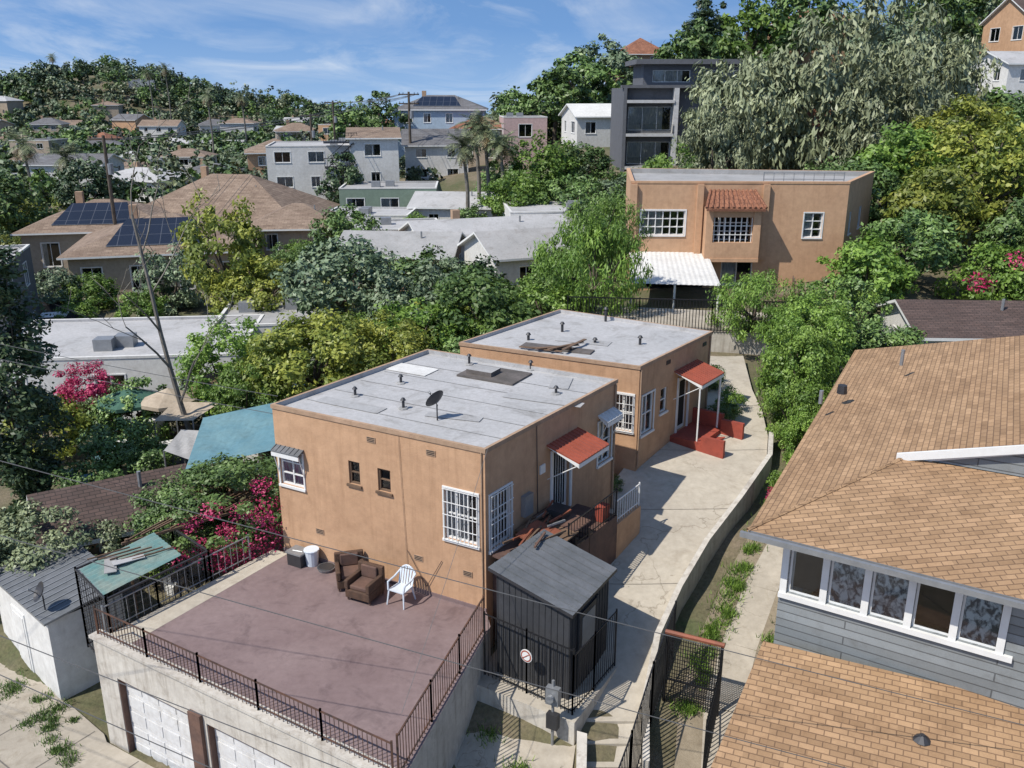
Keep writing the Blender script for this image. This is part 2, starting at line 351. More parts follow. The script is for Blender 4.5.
# ---------------------------------------------------------------- foliage
def mesh_arrays(name,co,faces,shade,mats,matidx=None):
    me=bpy.data.meshes.new(name)
    me.vertices.add(len(co));me.vertices.foreach_set('co',co.astype(np.float32).ravel())
    me.loops.add(faces.size);me.loops.foreach_set('vertex_index',faces.ravel().astype(np.int32))
    me.polygons.add(len(faces));me.polygons.foreach_set('loop_start',np.arange(len(faces),dtype=np.int32)*4);me.polygons.foreach_set('loop_total',np.full(len(faces),4,np.int32))
    for m in mats:me.materials.append(m)
    if matidx is not None:me.polygons.foreach_set('material_index',matidx.astype(np.int32))
    me.update(calc_edges=True)
    a=me.attributes.new('shade','FLOAT','FACE');a.data.foreach_set('value',shade.astype(np.float32))
    return me
def leaves(rng,C,R,per,size,droop=0.,asp=.5,shade0=None,outc=None):
    n=len(C);tot=n*per
    c=np.repeat(C,per,0);r=np.repeat(R,per)
    d=rng.normal(size=(tot,3));d/=np.linalg.norm(d,axis=1)[:,None]
    rad=rng.random(tot)**.45
    off=d*rad[:,None]*r[:,None];off[:,2]*=.75
    p=c+off
    if droop:p[:,2]-=droop*r*rng.random(tot)
    oc=np.zeros(3) if outc is None else outc
    out=p-oc;out/=np.linalg.norm(out,axis=1)[:,None]+1e-6
    nn=d*.5+out*.45+np.array([0,0,.35])+rng.normal(size=(tot,3))*.55
    nn/=np.linalg.norm(nn,axis=1)[:,None]
    t=rng.normal(size=(tot,3));
    if droop:t=t*.5+np.array([0,0,-1.6])
    t-=nn*(t*nn).sum(1)[:,None];t/=np.linalg.norm(t,axis=1)[:,None]+1e-6
    b=np.cross(nn,t)
    s=size*(.6+.8*rng.random(tot))[:,None]
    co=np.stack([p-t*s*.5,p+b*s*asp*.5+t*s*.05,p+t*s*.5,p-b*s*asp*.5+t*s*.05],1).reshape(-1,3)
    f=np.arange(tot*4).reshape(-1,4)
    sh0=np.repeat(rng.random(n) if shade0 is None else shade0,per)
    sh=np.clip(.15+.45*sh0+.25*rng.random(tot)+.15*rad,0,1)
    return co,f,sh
def crown_clumps(rng,n,rx,ry,rz,rough=.3,flat=.55):
    d=rng.normal(size=(n,3));d/=np.linalg.norm(d,axis=1)[:,None]
    k=rng.normal(size=(6,3))*1.7;ph=rng.random(6)*6.28
    mod=1+rough*np.sin(d@k.T+ph).mean(1)*1.6
    r=(.45+.55*rng.random(n)**.5)*mod
    P=d*r[:,None]*np.array([rx,ry,rz]);P[:,2]=np.where(P[:,2]<-flat*rz,-flat*rz+.1*P[:,2],P[:,2])
    return P
def tree_mesh(name,seed,rx,rz,nclump,cr,per,leaf,droop=0,asp=.5,rough=.3,flat=.55,trunk=True,trunk_len=2.6,tr=.14):
    rng=np.random.default_rng(seed)
    C=crown_clumps(rng,nclump,rx,rx,rz,rough,flat);R=cr*(.6+.8*rng.random(nclump))
    co,f,sh=leaves(rng,C,R,per,leaf,droop,asp)
    mi=np.zeros(len(f),int)
    if trunk:
        mb=MB();w=rx*tr*.5;base=Vector((rng.normal()*.1*rx,rng.normal()*.1*rx,-rz*trunk_len*.75));fork=Vector((0,0,-rz*.55))
        mid=(base+fork)/2+Vector((rng.normal()*.06*rx,rng.normal()*.06*rx,0))
        mb.tube(base,mid,w*1.2,w,BARK,7,False);mb.tube(mid,fork,w,w*.8,BARK,7,False)
        for k in range(9):
            q=Vector(C[k])*.85;m1=fork.lerp(q,.5)+Vector((rng.normal(),rng.normal(),rng.normal()))*rx*.06
            mb.tube(fork,m1,w*.55,w*.35,BARK,5,False);mb.tube(m1,q,w*.35,w*.12,BARK,5,False)
        tv=np.array(mb.v);tf=np.array(mb.f)
        n0=len(co);co=np.vstack([co,tv]);f=np.vstack([f,tf+n0]);sh=np.concatenate([sh,np.zeros(len(tf))]);mi=np.concatenate([mi,np.ones(len(tf),int)])
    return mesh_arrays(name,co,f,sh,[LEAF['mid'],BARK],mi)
LEAF=dict(
 mid=leafmat('leaf_green',(.022,.042,.011),(.062,.11,.027),(.13,.20,.05)),
 lime=leafmat('leaf_lime',(.035,.07,.012),(.095,.17,.027),(.20,.30,.055),.25),
 yellow=leafmat('leaf_yellowgreen',(.045,.065,.012),(.125,.16,.026),(.28,.29,.05),.25),
 olive=leafmat('leaf_olive',(.038,.05,.024),(.09,.115,.055),(.18,.205,.105)),
 euc=leafmat('leaf_eucalyptus',(.06,.07,.038),(.125,.145,.078),(.21,.23,.13)),
 grey=leafmat('leaf_greygreen',(.038,.06,.032),(.085,.125,.065),(.16,.205,.115)),
 dark=leafmat('leaf_dark',(.012,.026,.012),(.030,.056,.021),(.062,.095,.035)),
 feather=leafmat('leaf_feathery',(.03,.055,.014),(.078,.135,.035),(.15,.23,.06),.2),
 pink=leafmat('bougainvillea_flowers',(.2,.01,.05),(.38,.02,.09),(.55,.06,.17),.2),
 dry=leafmat('leaf_dry',(.06,.045,.02),(.14,.11,.05),(.25,.2,.1)))
PROTO={
 'near':[tree_mesh('near_crown_%d'%i,10+i,2,1.8,110,.42,120,.15,rough=.35) for i in range(4)],
 'mid':[tree_mesh('mid_crown_%d'%i,20+i,3,2.6,105,.62,72,.28,rough=.45) for i in range(4)],
 'far':[tree_mesh('far_crown_%d'%i,30+i,4.5,4,100,.85,50,.6,rough=.5) for i in range(3)],
 'droop':[tree_mesh('droop_crown_%d'%i,40+i,3,3.2,110,.55,90,.29,droop=1.6,asp=.26,rough=.45,flat=.7) for i in range(2)],
 'euc':[tree_mesh('euc_crown_%d'%i,50+i,6,6,170,1.0,75,.62,droop=1.2,asp=.32,rough=.45,flat=.75,tr=.1) for i in range(3)],
 'shrub':[tree_mesh('shrub_%d'%i,60+i,1,.8,50,.3,80,.12,rough=.5,trunk=False) for i in range(3)],
 'column':[tree_mesh('column_crown',70,1.2,5.5,240,.4,80,.18,rough=.1,flat=.95,tr=.1)],
}
def tree(name,kind,x,y,z,rx,rz,leaf='mid',rot=None,ry=None):
    P=PROTO[kind];me=P[random.randrange(len(P))]
    base={'near':(2,1.8),'mid':(3,2.6),'far':(4.5,4),'droop':(3,3.2),'euc':(6,6),'shrub':(1,.8),'column':(1.2,5.5)}[kind]
    o=bpy.data.objects.new(name,me);COL.objects.link(o);o.location=(x,y,z)
    o.scale=(rx/base[0],(ry or rx)/base[0],rz/base[1]);o.rotation_euler=(0,0,random.random()*6.28 if rot is None else rot)
    if leaf!='mid':
        o.material_slots[0].link='OBJECT';o.material_slots[0].material=LEAF[leaf]
    return o
BLOCK=[]  # x,y,r keep-out circles for scattering
# ---------------------------------------------------------------- houses
def house(name,x,y,z,w,d,h,rot=0,roof='gable',rh=1.6,wm=WHITE2,rm=SHING3,ov=.4,solar=False,win=True,base=3.,storeys=1):
    E=empty(name);c,s=math.cos(rot),math.sin(rot)
    def q(a,b):return (x+a*c-b*s,y+a*s+b*c)
    P=[q(-w/2,-d/2),q(w/2,-d/2),q(w/2,d/2),q(-w/2,d/2)]
    mw=MB();wi=MB();top=z+h
    for k in range(4):
        F=Frame(P[k],P[(k+1)%4]);ops=[]
        if win and k!=2:
            n=max(1,int(F.L/3.2))
            for st in range(storeys):
                zz=z+st*(h/storeys)+ (h/storeys)*.34
                for i in range(n):
                    cx=F.L*(i+.5)/n+random.uniform(-.2,.2);ww=random.choice([.5,.7,.9])
                    ops.append((cx-ww,cx+ww,zz,zz+(h/storeys)*.42))
        wall(mw,F,z,top,ops,wm)
        mw.poly([F.p(0,z-base),F.p(F.L,z-base),F.p(F.L,z),F.p(0,z)],wm)
        for o in ops:window(wi,F,*o,cols=2,curt=random.choice([CURT,None,CURT]),open_frac=random.choice([.3,.6,1]),trim=.06)
    mw.build('walls',E)
    if wi.f:wi.build('windows',E)
    r=MB()
    if roof=='flat':
        flatroof(r,P,top+.02,.15,rm,WHITE2)
        for _ in range(2):
            a,b=random.uniform(-w*.3,w*.3),random.uniform(-d*.3,d*.3);r.box(*q(a,b),top-.14,.9,.8,.6,GREYM,rot)
    else:
        W,D=w/2+ov,d/2+ov;e=top-ov*rh/(d/2)
        rl=w/2+ov if roof=='gable' else max(.05,w/2-d/2)
        A=[(*q(-W,-D),e),(*q(W,-D),e),(*q(W,D),e),(*q(-W,D),e)];R=[(*q(-rl,0),top+rh),(*q(rl,0),top+rh)]
        r.slab([A[0],A[1],R[1],R[0]],.14,rm,WHITE);r.slab([A[2],A[3],R[0],R[1]],.14,rm,WHITE)
        if roof=='gable':
            r.poly([(*P[1],top),(*P[2],top),(*q(w/2,0),top+rh-.1)],wm);r.poly([(*P[3],top),(*P[0],top),(*q(-w/2,0),top+rh-.1)],wm)
        else:
            r.slab([A[1],A[2],R[1]],.14,rm,WHITE);r.slab([A[3],A[0],R[0]],.14,rm,WHITE)
        if solar:
            def on(a,t):
                b=-D+(D)*t;return (*q(a,b),e+(top+rh-e)*t+.1)
            r.slab([on(-W*.55,.2),on(W*.45,.2),on(W*.3,.85),on(-W*.4,.85)],.05,SOLAR,GREYM)
        r.tube((*q(w*.2,-d*.15),top+rh*.5),(*q(w*.2,-d*.15),top+rh*.5+.7),.07,.07,GREYM,6)
        if w>8:r.box(*q(-w*.2,d*.1),top+rh*.5,.6,.6,rh*.5+.6,TRIMO,rot)
    r.build('roof',E);BLOCK.append((x,y,math.hypot(w,d)/2+1.5))
    return E
# =============== main apartment block
F0,F1,F2,F3=(-6.76,23.9),(-.67,20.57),(3.21,26.2),(-2.87,29.54)
E=empty('stucco_apartment_building')
mw=MB();wi=MB();PF=Frame(F0,F1);PS=Frame(F1,F2)
fo=[(.12,.98,2.2,3.25),(2.62,3.0,2.74,3.42),(3.6,4.02,2.74,3.4),(5.72,6.72,1.86,3.3)]
so=[(.18,1.12,1.7,3.25),(3.15,4.1,1.42,3.45),(5.75,6.6,2.1,3.5)]
wall(mw,PF,-2,4.57,fo,STUC);wall(mw,PS,-2,4.57,so,STUC)
wall(mw,Frame(F2,F3),-2,4.57,[],STUC);wall(mw,Frame(F3,F0),-2,4.57,[(2,3,2,3.2)],STUC)
mw.build('walls',E)
window(wi,PF,*fo[0],cols=2,rows=3,curt=CURTP,open_frac=1,trim=.05);window(wi,PF,*fo[1],cols=1,rows=2,fr=WOOD,curt=None)
window(wi,PF,*fo[2],cols=1,rows=2,fr=WOOD,curt=None);window(wi,PF,*fo[3],cols=3,rows=2,curt=CURT,open_frac=.7,trim=.05,bars=8)
window(wi,PS,*so[0],cols=2,rows=2,curt=CURT,open_frac=.6,trim=.05,bars=7);window(wi,PS,*so[2],cols=2,rows=2,curt=CURT,open_frac=.5,trim=.05)
window(wi,Frame(F3,F0),2,3,2,3.2)
wi.build('windows',E)
d=MB();PS.box(d,3.15,4.1,1.42,3.45,-.13,-.09,WHITE);PS.box(d,3.27,3.98,1.6,3.3,-.088,-.07,DARK)
for k in range(6):PS.box(d,3.3+k*.125,3.315+k*.125,1.55,3.35,-.06,-.045,WHITE)
PS.box(d,3.06,3.15,1.42,3.5,.002,.05,WHITE);PS.box(d,4.1,4.19,1.42,3.5,.002,.05,WHITE);d.build('door',E)
r=MB();flatroof(r,[F0,F1,F2,F3],4.6,.14,ROOFG,TRIMO,.06)
zr=4.47
r.box(-.55,27.0,zr,2.0,1.3,.05,TARP,-.5);r.box(-.9,27.1,zr+.051,.9,.6,.14,TARP,-.5,ROOFG2)
r.box(-3.2,27.6,zr+.006,1.5,.8,.012,WHITE2,-.5)
for x,y,h in ((-3.06,23.9,.35),(-3.4,26.2,.3),(-4.6,25.0,.3),(.6,27.6,.35),(-2.3,24.4,.2),(1.3,25.2,.25),(-1.4,28.2,.4)):
    h*=.7;r.tube((x,y,zr),(x,y,zr+h),.04,.04,DKMET,8);r.tube((x,y,zr+h),(x,y,zr+h+.07),.085,.04,DKMET,8)
    r.tube((x,y,zr),(x,y,zr+.03),.15,.13,ROOFG2,8)
for k,(x,y,w_,l) in enumerate(((-4.6,24.2,.5,2.2),(0.9,24.6,.4,2.4),(-1.6,23.2,.35,1.6),(1.5,26.2,1.1,.6))):
    r.box(x,y,zr+.006,l,w_,.006+.002*k,LAP,-.5+.1*k)
for k in range(1,6):
    a=Vector((*F0,zr+.004)).lerp(Vector((*F3,zr+.004)),k/6.2);b=Vector((*F1,zr+.004)).lerp(Vector((*F2,zr+.004)),k/6.2)
    e_=(b-a).normalized();a+=e_*.2;b-=e_*.2;nn_=Vector((-e_.y,e_.x,0))*.02;r.poly([a-nn_,b-nn_,b+nn_,a+nn_],LAP)
r.build('roof',E)
a=MB()
def awning(mb,F,s0,s1,z,out,drop,m,sidem=WHITE):
    t=[F.p(s0,z,.0),F.p(s1,z,.0),F.p(s1,z-drop,out),F.p(s0,z-drop,out)]
    mb.slab([t[3],t[2],t[1],t[0]],.04,m,m)
    n=int((s1-s0)/.16)
    for k in range(n+1):
        s=s0+(s1-s0)*k/n
        mb.tube(F.p(s,z+.012,.01),F.p(s,z-drop+.012,out-.01),.014,.014,m,4)
    F.box(mb,s0,s1,z-drop-.16,z-drop-.03,out-.03,out,sidem)
    mb.poly([F.p(s0,z-.04,0),F.p(s0,z-drop-.16,out),F.p(s0,z-drop-.04,out)],sidem)
    for s in (s0+.03,s1-.03):mb.tube(F.p(s,z-drop-.1,out-.05),F.p(s,z-drop-.75,.02),.015,.015,sidem,5)
awning(a,PS,2.85,4.5,3.75,1.05,.28,RED)
awning(a,PS,5.7,6.65,3.75,.35,.15,WHITE2)
awning(a,PF,.05,1.05,3.4,.25,.1,SHEDR)
for s,z in ((4.7,.95),(6.25,.9),(1.3,.9),(5.2,4.1),(3.3,4.1)):
    PF.box(a,s,s+.28,z,z+.16,.0,.02,TRIMO)
    for k in range(3):PF.box(a,s+.02,s+.26,z+.03+k*.045,z+.05+k*.045,.021,.026,DARK)
a.path([PF.p(4.35,4.5,.03),PF.p(4.4,3.0,.03),PF.p(4.5,.2,.03)],.007,TRIMO)
a.path([PF.p(6.85,4.5,.03),PF.p(6.85,3.,.03),PF.p(6.86,.1,.03)],.022,TRIMO)
a.path([PF.p(4.5,1.2,.04),PF.p(5.1,.25,.05),PF.p(5.6,1.15,.03)],.008,DKMET)
PF.box(a,-.01,6.95,-.05,.1,.0,.03,MAUVE)
a.path([PS.p(6.7,4.5,.05),PS.p(6.7,.3,.05)],.035,TRIMO);a.path([PS.p(2.3,4.5,.03),PS.p(2.4,1.7,.03)],.012,DKMET)
PS.box(a,1.6,2.0,2.1,2.7,.0,.14,GREYM);PS.box(a,2.5,2.75,3.0,3.25,.002,.04,WHITE)
a.build('awnings_and_fittings',E)
def dish(name,x,y,z,r=.3,yaw=2.4):
    mb=MB();mb.tube((x,y,z),(x,y,z+.45),.02,.02,DKMET,6)
    c=Vector((x,y,z+.55));n=Vector((math.cos(yaw),math.sin(yaw),.6)).normalized();u=n.orthogonal().normalized();w=n.cross(u)
    pr=None
    for k in range(5):
        rr=r*k/4;h=.35*rr*rr/r
        ring=[c+u*math.cos(t*math.pi/8)*rr+w*math.sin(t*math.pi/8)*rr+n*h for t in range(16)]
        if pr and k>0:
            for i in range(16):mb.poly([pr[i],pr[(i+1)%16],ring[(i+1)%16],ring[i]],DKMET)
        pr=ring
    mb.tube(c-w*r*.9,c+n*.32,.012,.012,DKMET,5);mb.tube(c+n*.3,c+n*.38,.035,.035,GREYM,6)
    return mb.build(name)
dish('satellite_dish',-2.03,22.95,zr)
p=MB()
PS.box(p,.3,4.6,-1,1.3,.003,1.35,WOODB,WOODB);PS.box(p,4.6,5.1,-1,1.02,.003,1.2,CONC)
PS.box(p,5.1,5.5,-1,.7,.003,1.2,CONC);PS.box(p,5.5,5.9,-1,.38,.003,1.2,CONC)
PS.box(p,4.6,6.1,-1,1.0,1.205,1.36,STUC)
random.seed(9)
for k in range(12):
    PS.box(p,.35+k*.24,.56+k*.24,1.305,1.34+.01*(k%3),.1,1.3+.1*random.random(),WOOD if k%2 else WOODB)
railing(p,[PS.p(1.9,1.3,1.32),PS.p(4.55,1.3,1.32)],.8,.14,BLACK)
railing(p,[PS.p(4.6,1.0,1.28),PS.p(6.1,1.0,1.28)],.7,.14,WHITE)
PS.box(p,3.9,4.3,1.31,1.75,1.0,1.25,REDC)
p.build('entry_porch')
b=MB()
def sheet(mb,F,s0,s1,d0,d1,za,zb,m):
    mb.slab([F.p(s0,za,d1),F.p(s1,zb,d1),F.p(s1,zb+.1,d0),F.p(s0,za+.1,d0)],.04,m)
sheet(b,PS,.15,1.45,.1,1.35,1.52,1.58,WOODB);sheet(b,PS,1.3,2.3,.02,1.4,1.74,1.78,WOOD);sheet(b,PS,2.2,3.05,.02,1.35,1.80,1.78,WOODB);sheet(b,PS,.9,1.9,.3,1.1,1.86,1.88,RUSTB)
for s in (.2,1.4,2.3,3.0):b.tube(PS.p(s,-.9,1.33),PS.p(s,1.55,1.33),.04,.04,WOOD,4)
for k in range(16):
    s=random.uniform(.3,2.2);dd=random.uniform(.1,1.3);b.tube(PS.p(s,1.9+.008*k,dd),PS.p(s+random.uniform(.5,1.2),1.88+.012*k,dd+random.uniform(-.3,.3)),.035,.035,random.choice([WOOD,WOODB,RUSTB,GREYM]),4)
PS.box(b,2.4,2.9,1.87,2.1,.3,.8,DKMET)
b.build('stacked_lumber')
# =============== second block
S0,S1,S2,S3=(-1.86,31.05),(4.18,28.11),(7.48,32.59),(1.97,36.13)
E=empty('rear_stucco_bungalow');mw=MB();wi=MB();QF=Frame(S0,S1);QS=Frame(S1,S2)
fo=[(5.85,6.55,2.1,3.4)];so=[(.25,1.1,1.9,3.3),(2.95,3.75,1.2,3.2),(1.6,2.1,2.3,3.2)]
wall(mw,QF,-1,4.4,fo,STUC);wall(mw,QS,-1,4.4,so,STUC);wall(mw,Frame(S2,S3),-1,4.4,[],STUC);wall(mw,Frame(S3,S0),-1,4.4,[],STUC);mw.build('walls',E)
window(wi,QF,*fo[0],cols=2,rows=2,open_frac=1,trim=.05,bars=6);window(wi,QS,*so[0],cols=2,rows=2,trim=.05);window(wi,QS,*so[2],cols=1,rows=2);wi.build('windows',E)
d=MB();QS.box(d,2.95,3.75,1.2,3.2,-.12,-.08,WHITE);QS.box(d,3.08,3.62,1.35,3.05,-.078,-.06,DARK);QS.box(d,2.86,2.95,1.2,3.28,.002,.05,WHITE);QS.box(d,3.75,3.84,1.2,3.28,.002,.05,WHITE);d.build('door',E)
r=MB();flatroof(r,[S0,S1,S2,S3],4.43,.13,ROOFG,TRIMO,.06);z2=4.305
for x,y,h in ((3.7,34.6,.5),(1.9,33.,.3),(4.6,31.2,.25),(0.6,31.8,.2),(3.0,31.4,.12)):
    r.tube((x,y,z2),(x,y,z2+h),.05,.05,DKMET,8);r.tube((x,y,z2+h),(x,y,z2+h+.08),.1,.05,DKMET,8)
r.box(1.6,30.6,z2,2.6,.5,.05,TARP,-.4);r.box(2.6,31.6,z2+.005,2.,.6,.01,LAP,-.4)
for k in range(5):r.box(1.0+k*.3,30.35+.05*k,z2+.055+.03*k,1.6,.12,.03,WOOD,-.4+.35*k)
r.build('roof',E)
a=MB();awning(a,QS,2.55,4.35,3.62,1.1,.3,RED);a.tube(QS.p(4.3,1.2,1.0),QS.p(4.3,3.2,1.0),.04,.04,WHITE,6);a.tube(QS.p(2.6,1.2,1.0),QS.p(2.6,3.2,1.0),.03,.03,WHITE,6)
a.path([QS.p(.05,4.3,.04),QS.p(.05,.8,.04)],.03,TRIMO);a.path([QS.p(5.4,4.3,.04),QS.p(5.4,.8,.04)],.03,TRIMO)
for s in (1.9,4.8):QS.box(a,s,s+.3,4.0,4.14,.0,.02,DKMET)
a.build('awning_and_pipes',E)
p=MB();QS.box(p,2.5,4.3,.3,1.2,.003,1.2,REDC)
for k in range(3):QS.box(p,2.65,4.15,.3,1.0-.2*k+.02,1.2+.28*k,1.2+.28*(k+1),REDC)
QS.box(p,4.15,4.3,.3,1.6,1.203,2.05,REDC);QS.box(p,2.5,2.65,.3,1.45,1.203,2.05,REDC);QS.box(p,4.302,4.45,.3,1.75,.003,1.2,REDC)
p.build('red_entry_steps')
# =============== terrace / garage
TA,TB,TC,TD=(-7.1,23.95),(-10.25,19.35),(-2.2,14.45),(-.55,19.9)
t=MB();t.prism([TA,TB,TC,TD,(-.67,20.6)],-3.1,-.004,PARA,MAUVE)
t.poly([(*TA,.0),(*TB,.0),(-9.5,19.0,.0),(-6.6,23.7,.0)],CONC)
t.build('roof_terrace')
GF=Frame(TB,TC)
E=empty('garage');mb=MB()
doors=[(.75,3.35),(3.95,6.6),(7.0,9.2)]
GW=Frame((TB[0]+GF.n.x*.2,TB[1]+GF.n.y*.2),(TC[0]+GF.n.x*.2,TC[1]+GF.n.y*.2))
wall(mb,GW,-3.1,.16,[(a_,b_,-3.1,-.75) for a_,b_ in doors],PARA,.35)
mb.poly([GW.p(0,.16),GW.p(GW.L,.16),GW.p(GW.L,.16,-.24),GW.p(0,.16,-.24)],PARA)
mb.poly([GW.p(GW.L,.0,-.24),GW.p(0,.0,-.24),GW.p(0,.16,-.24),GW.p(GW.L,.16,-.24)],PARA)
mb.poly([GW.p(0,-3.1,-.24),GW.p(0,-3.1,0),GW.p(0,.16,0),GW.p(0,.16,-.24)],PARA);mb.poly([GW.p(GW.L,-3.1,0),GW.p(GW.L,-3.1,-.24),GW.p(GW.L,.16,-.24),GW.p(GW.L,.16,0)],PARA)
GW.box(mb,-.05,GW.L+.05,.162,.24,-.26,.07,PARA)
GW.box(mb,3.45,3.85,-3.1,-.55,.003,.1,WOODB)
mb.build('facade',E)
for a_,b_ in doors:
    d=MB()
    n=5
    for k in range(n):
        z0=-3.1+k*.47;GW.box(d,a_+.03,b_-.03,z0,z0+.455,-.22,-.18,GDOOR)
        for j in range(4):
            w_=(b_-a_-.1)/4;GW.box(d,a_+.1+j*w_,a_+.02+(j+1)*w_,z0+.07,z0+.38,-.178,-.165,GDOOR)
    GW.box(d,a_,b_,-.83,-.752,-.3,-.05,WOODB);GW.box(d,a_-.0,a_+.03,-3.1,-.83,-.3,-.02,WOODB);GW.box(d,b_-.03,b_,-3.1,-.83,-.3,-.02,WOODB)
    d.build('garage_door',E)
rl=MB()
pts=[GW.p(.1+i*(GW.L-.2)/5,.24,-.1) for i in range(6)];railing(rl,pts,.72,.12,RUST,.010,.02)
rl.build('front_railing')
rl=MB();SF=Frame(TC,TD);pts=[SF.p(.1+i*(SF.L-.4)/3,.0,-.08) for i in range(4)];railing(rl,pts,1.0,.13,RUST,.012,.024);rl.build('side_railing')
rl=MB();LF=Frame(TA,TB);pts=[LF.p(.8+i*(LF.L-1.)/3,.0,.08) for i in range(4)];railing(rl,pts,.75,.2,GREYM,.01,.02);rl.build('walkway_railing')
def armchair(name,x,y,z,yaw):
    E=MB()
    c,s=math.cos(yaw),math.sin(yaw)
    def bx(a,b,zz,w,d,h,m):E.box(x+a*c-b*s,y+a*s+b*c,z+zz,w,d,h,m,yaw)
    bx(0,0,.1,.78,.75,.25,WICK);bx(0,-.03,.352,.54,.6,.12,WOODB);bx(0,.33,.352,.8,.13,.5,WICK)
    bx(-.34,-.06,.352,.12,.66,.27,WICK);bx(.34,-.06,.352,.12,.66,.27,WICK);bx(0,.23,.475,.5,.07,.36,WOODB)
    for a in(-.34,.34):
        for b_ in(-.3,.33):bx(a,b_,0,.06,.06,.1,WOODB)
    o=E.build(name);bv=o.modifiers.new('bevel','BEVEL');bv.width=.035;bv.segments=2;return o
armchair('wicker_armchair',-4.45,21.95,0,.25)
armchair('wicker_armchair',-3.95,21.3,0,-.45)
def plastic_chair(name,x,y,z,yaw):
    mb=MB();c,s=math.cos(yaw),math.sin(yaw)
    def P(a,b,zz):return (x+a*c-b*s,y+a*s+b*c,z+zz)
    mb.hexa([P(-.25,-.24,.41),P(.25,-.24,.41),P(.22,.22,.4),P(-.22,.22,.4)],[P(-.25,-.24,.44),P(.25,-.24,.44),P(.22,.22,.43),P(-.22,.22,.43)],PLAST)
    for a,b,ta,tb in((-.23,-.22,-.27,-.28),(.23,-.22,.27,-.28),(-.2,.2,-.24,.3),(.2,.2,.24,.3)):mb.tube(P(a,b,.43),P(ta,tb,0),.03,.022,PLAST,5)
    for k in range(6):
        a=-.2+.08*k;mb.hexa([P(a-.028,.2,.43),P(a+.028,.2,.43),P(a+.028,.22,.43),P(a-.028,.22,.43)],[P(a*1.05-.028,.33,.9-.012*(k-2.5)**2),P(a*1.05+.028,.33,.9-.012*(k-2.5)**2),P(a*1.05+.028,.35,.9-.012*(k-2.5)**2),P(a*1.05-.028,.35,.9-.012*(k-2.5)**2)],PLAST)
    top=[P(-.24+.06*k,.34,.93-.011*(k-4)**2) for k in range(9)];mb.path(top,.028,PLAST,6)
    for sg in(-1,1):
        mb.path([P(sg*.24,-.24,.43),P(sg*.27,-.2,.64),P(sg*.27,.1,.66),P(sg*.25,.33,.74)],.028,PLAST,6)
    return mb.build(name)
plastic_chair('white_plastic_chair',-2.95,21.05,0,-.5)
mb=MB()
for k in range(8):
    mb.tube((-5.75,23.05,k*.06),(-5.75,23.05,(k+1)*.06),.17+k*.005,.175+k*.005,PLAST,14,k in(0,7))
mb.tube((-5.75,23.05,.48),(-5.75,23.05,.5),.23,.22,PLAST,14);mb.path([(-5.97,23.05,.45),(-5.75,22.95,.25),(-5.53,23.05,.45)],.008,DKMET)
mb.build('plastic_bucket')
mb=MB();mb.box(-6.15,23.1,0,.5,.4,.38,DKMET,-.5);mb.box(-6.15,23.1,.381,.56,.46,.05,GREYM,-.5);mb.tube((-6.3,23.1,.43),(-6.0,23.0,.43),.02,.02,GREYM);mb.build('storage_bin')
mb=MB();mb.tube((-5.3,22.75,.0),(-5.3,22.75,.09),.22,.26,GREYM,14);mb.tube((-5.3,22.75,.09),(-5.3,22.75,.11),.25,.2,DKMET,14);mb.build('dog_bowl')
# =============== black shed + fence
A_,B_,C_,D_=(-.5,19.35),(.86,21.25),(2.58,20.2),(1.38,18.15)
E=empty('black_shed');mb=MB();ip=inset([A_,D_,C_,B_],.1)
hz={0:1.88,1:1.36,2:1.36,3:1.88}
for k in range(4):
    j=(k+1)%4;a,b=ip[k],ip[j]
    mb.poly([(*a,-1.6),(*b,-1.6),(*b,hz[j]),(*a,hz[k])],CHAR)
    F=Frame(a,b);n=int(F.L/.16)
    for i in range(n+1):
        s=min(F.L*i/n,F.L-.02);zt=hz[k]+(hz[j]-hz[k])*i/n
        F.box(mb,s-.01,s+.015,-1.6,zt-.02,.0,.015,CHAR)
mb.build('walls',E)
F=Frame(ip[1],ip[2]);d=MB();F.box(d,.5,1.4,-.85,1.1,.017,.05,DKMET);F.box(d,.6,1.3,.1,.95,.052,.06,GREYM);F.box(d,.42,.5,-.9,1.15,.017,.06,CHAR);F.box(d,1.4,1.48,-.9,1.15,.017,.06,CHAR);d.build('door',E)
r=MB();o=inset([A_,D_,C_,B_],-.06);zz=[2.02,1.48,1.48,2.02];q4=[(*o[k],zz[k]) for k in range(4)];r.slab(q4,.09,SHEDR,DKMET)
for k in range(1,9):
    t_=k/9;a=Vector(q4[0]).lerp(Vector(q4[3]),t_);b=Vector(q4[1]).lerp(Vector(q4[2]),t_);up=Vector((0,0,.012));r.tube(a+up,b+up,.012,.012,SHEDR,4)
r.build('roof',E)
pd=MB();pd.prism([(-.62,19.9),(-.9,18.9),(1.45,17.45),(2.75,19.7),(2.2,21.4),(.4,22.)],-3.0,-1.0,PARA,CONC);pd.build('shed_platform')
fe=MB();railing(fe,[(-.68,19.3,-1),(.35,18.55,-1),(1.42,17.75,-1)],1.75,.11,BLACK,.012,.02);railing(fe,[(1.42,17.75,-1),(2.0,18.65,-1),(2.62,19.65,-1)],1.6,.11,BLACK,.012,.02)
fe.build('iron_fence')
sg=MB();n=Vector((-.6,-.8,0)).normalized();c=Vector((.35,18.5,.1))
sg.tube(c,c+n*.02,.17,.17,WHITE,20);sg.tube(c+n*.021,c+n*.026,.15,.15,RED,20);sg.tube(c+n*.027,c+n*.03,.115,.115,WHITE,20);sg.tube(c+n*.034+Vector((.07,-.05,.07)),c+n*.034-Vector((.07,-.05,.07)),.012,.012,RED,4);sg.build('round_warning_sign')
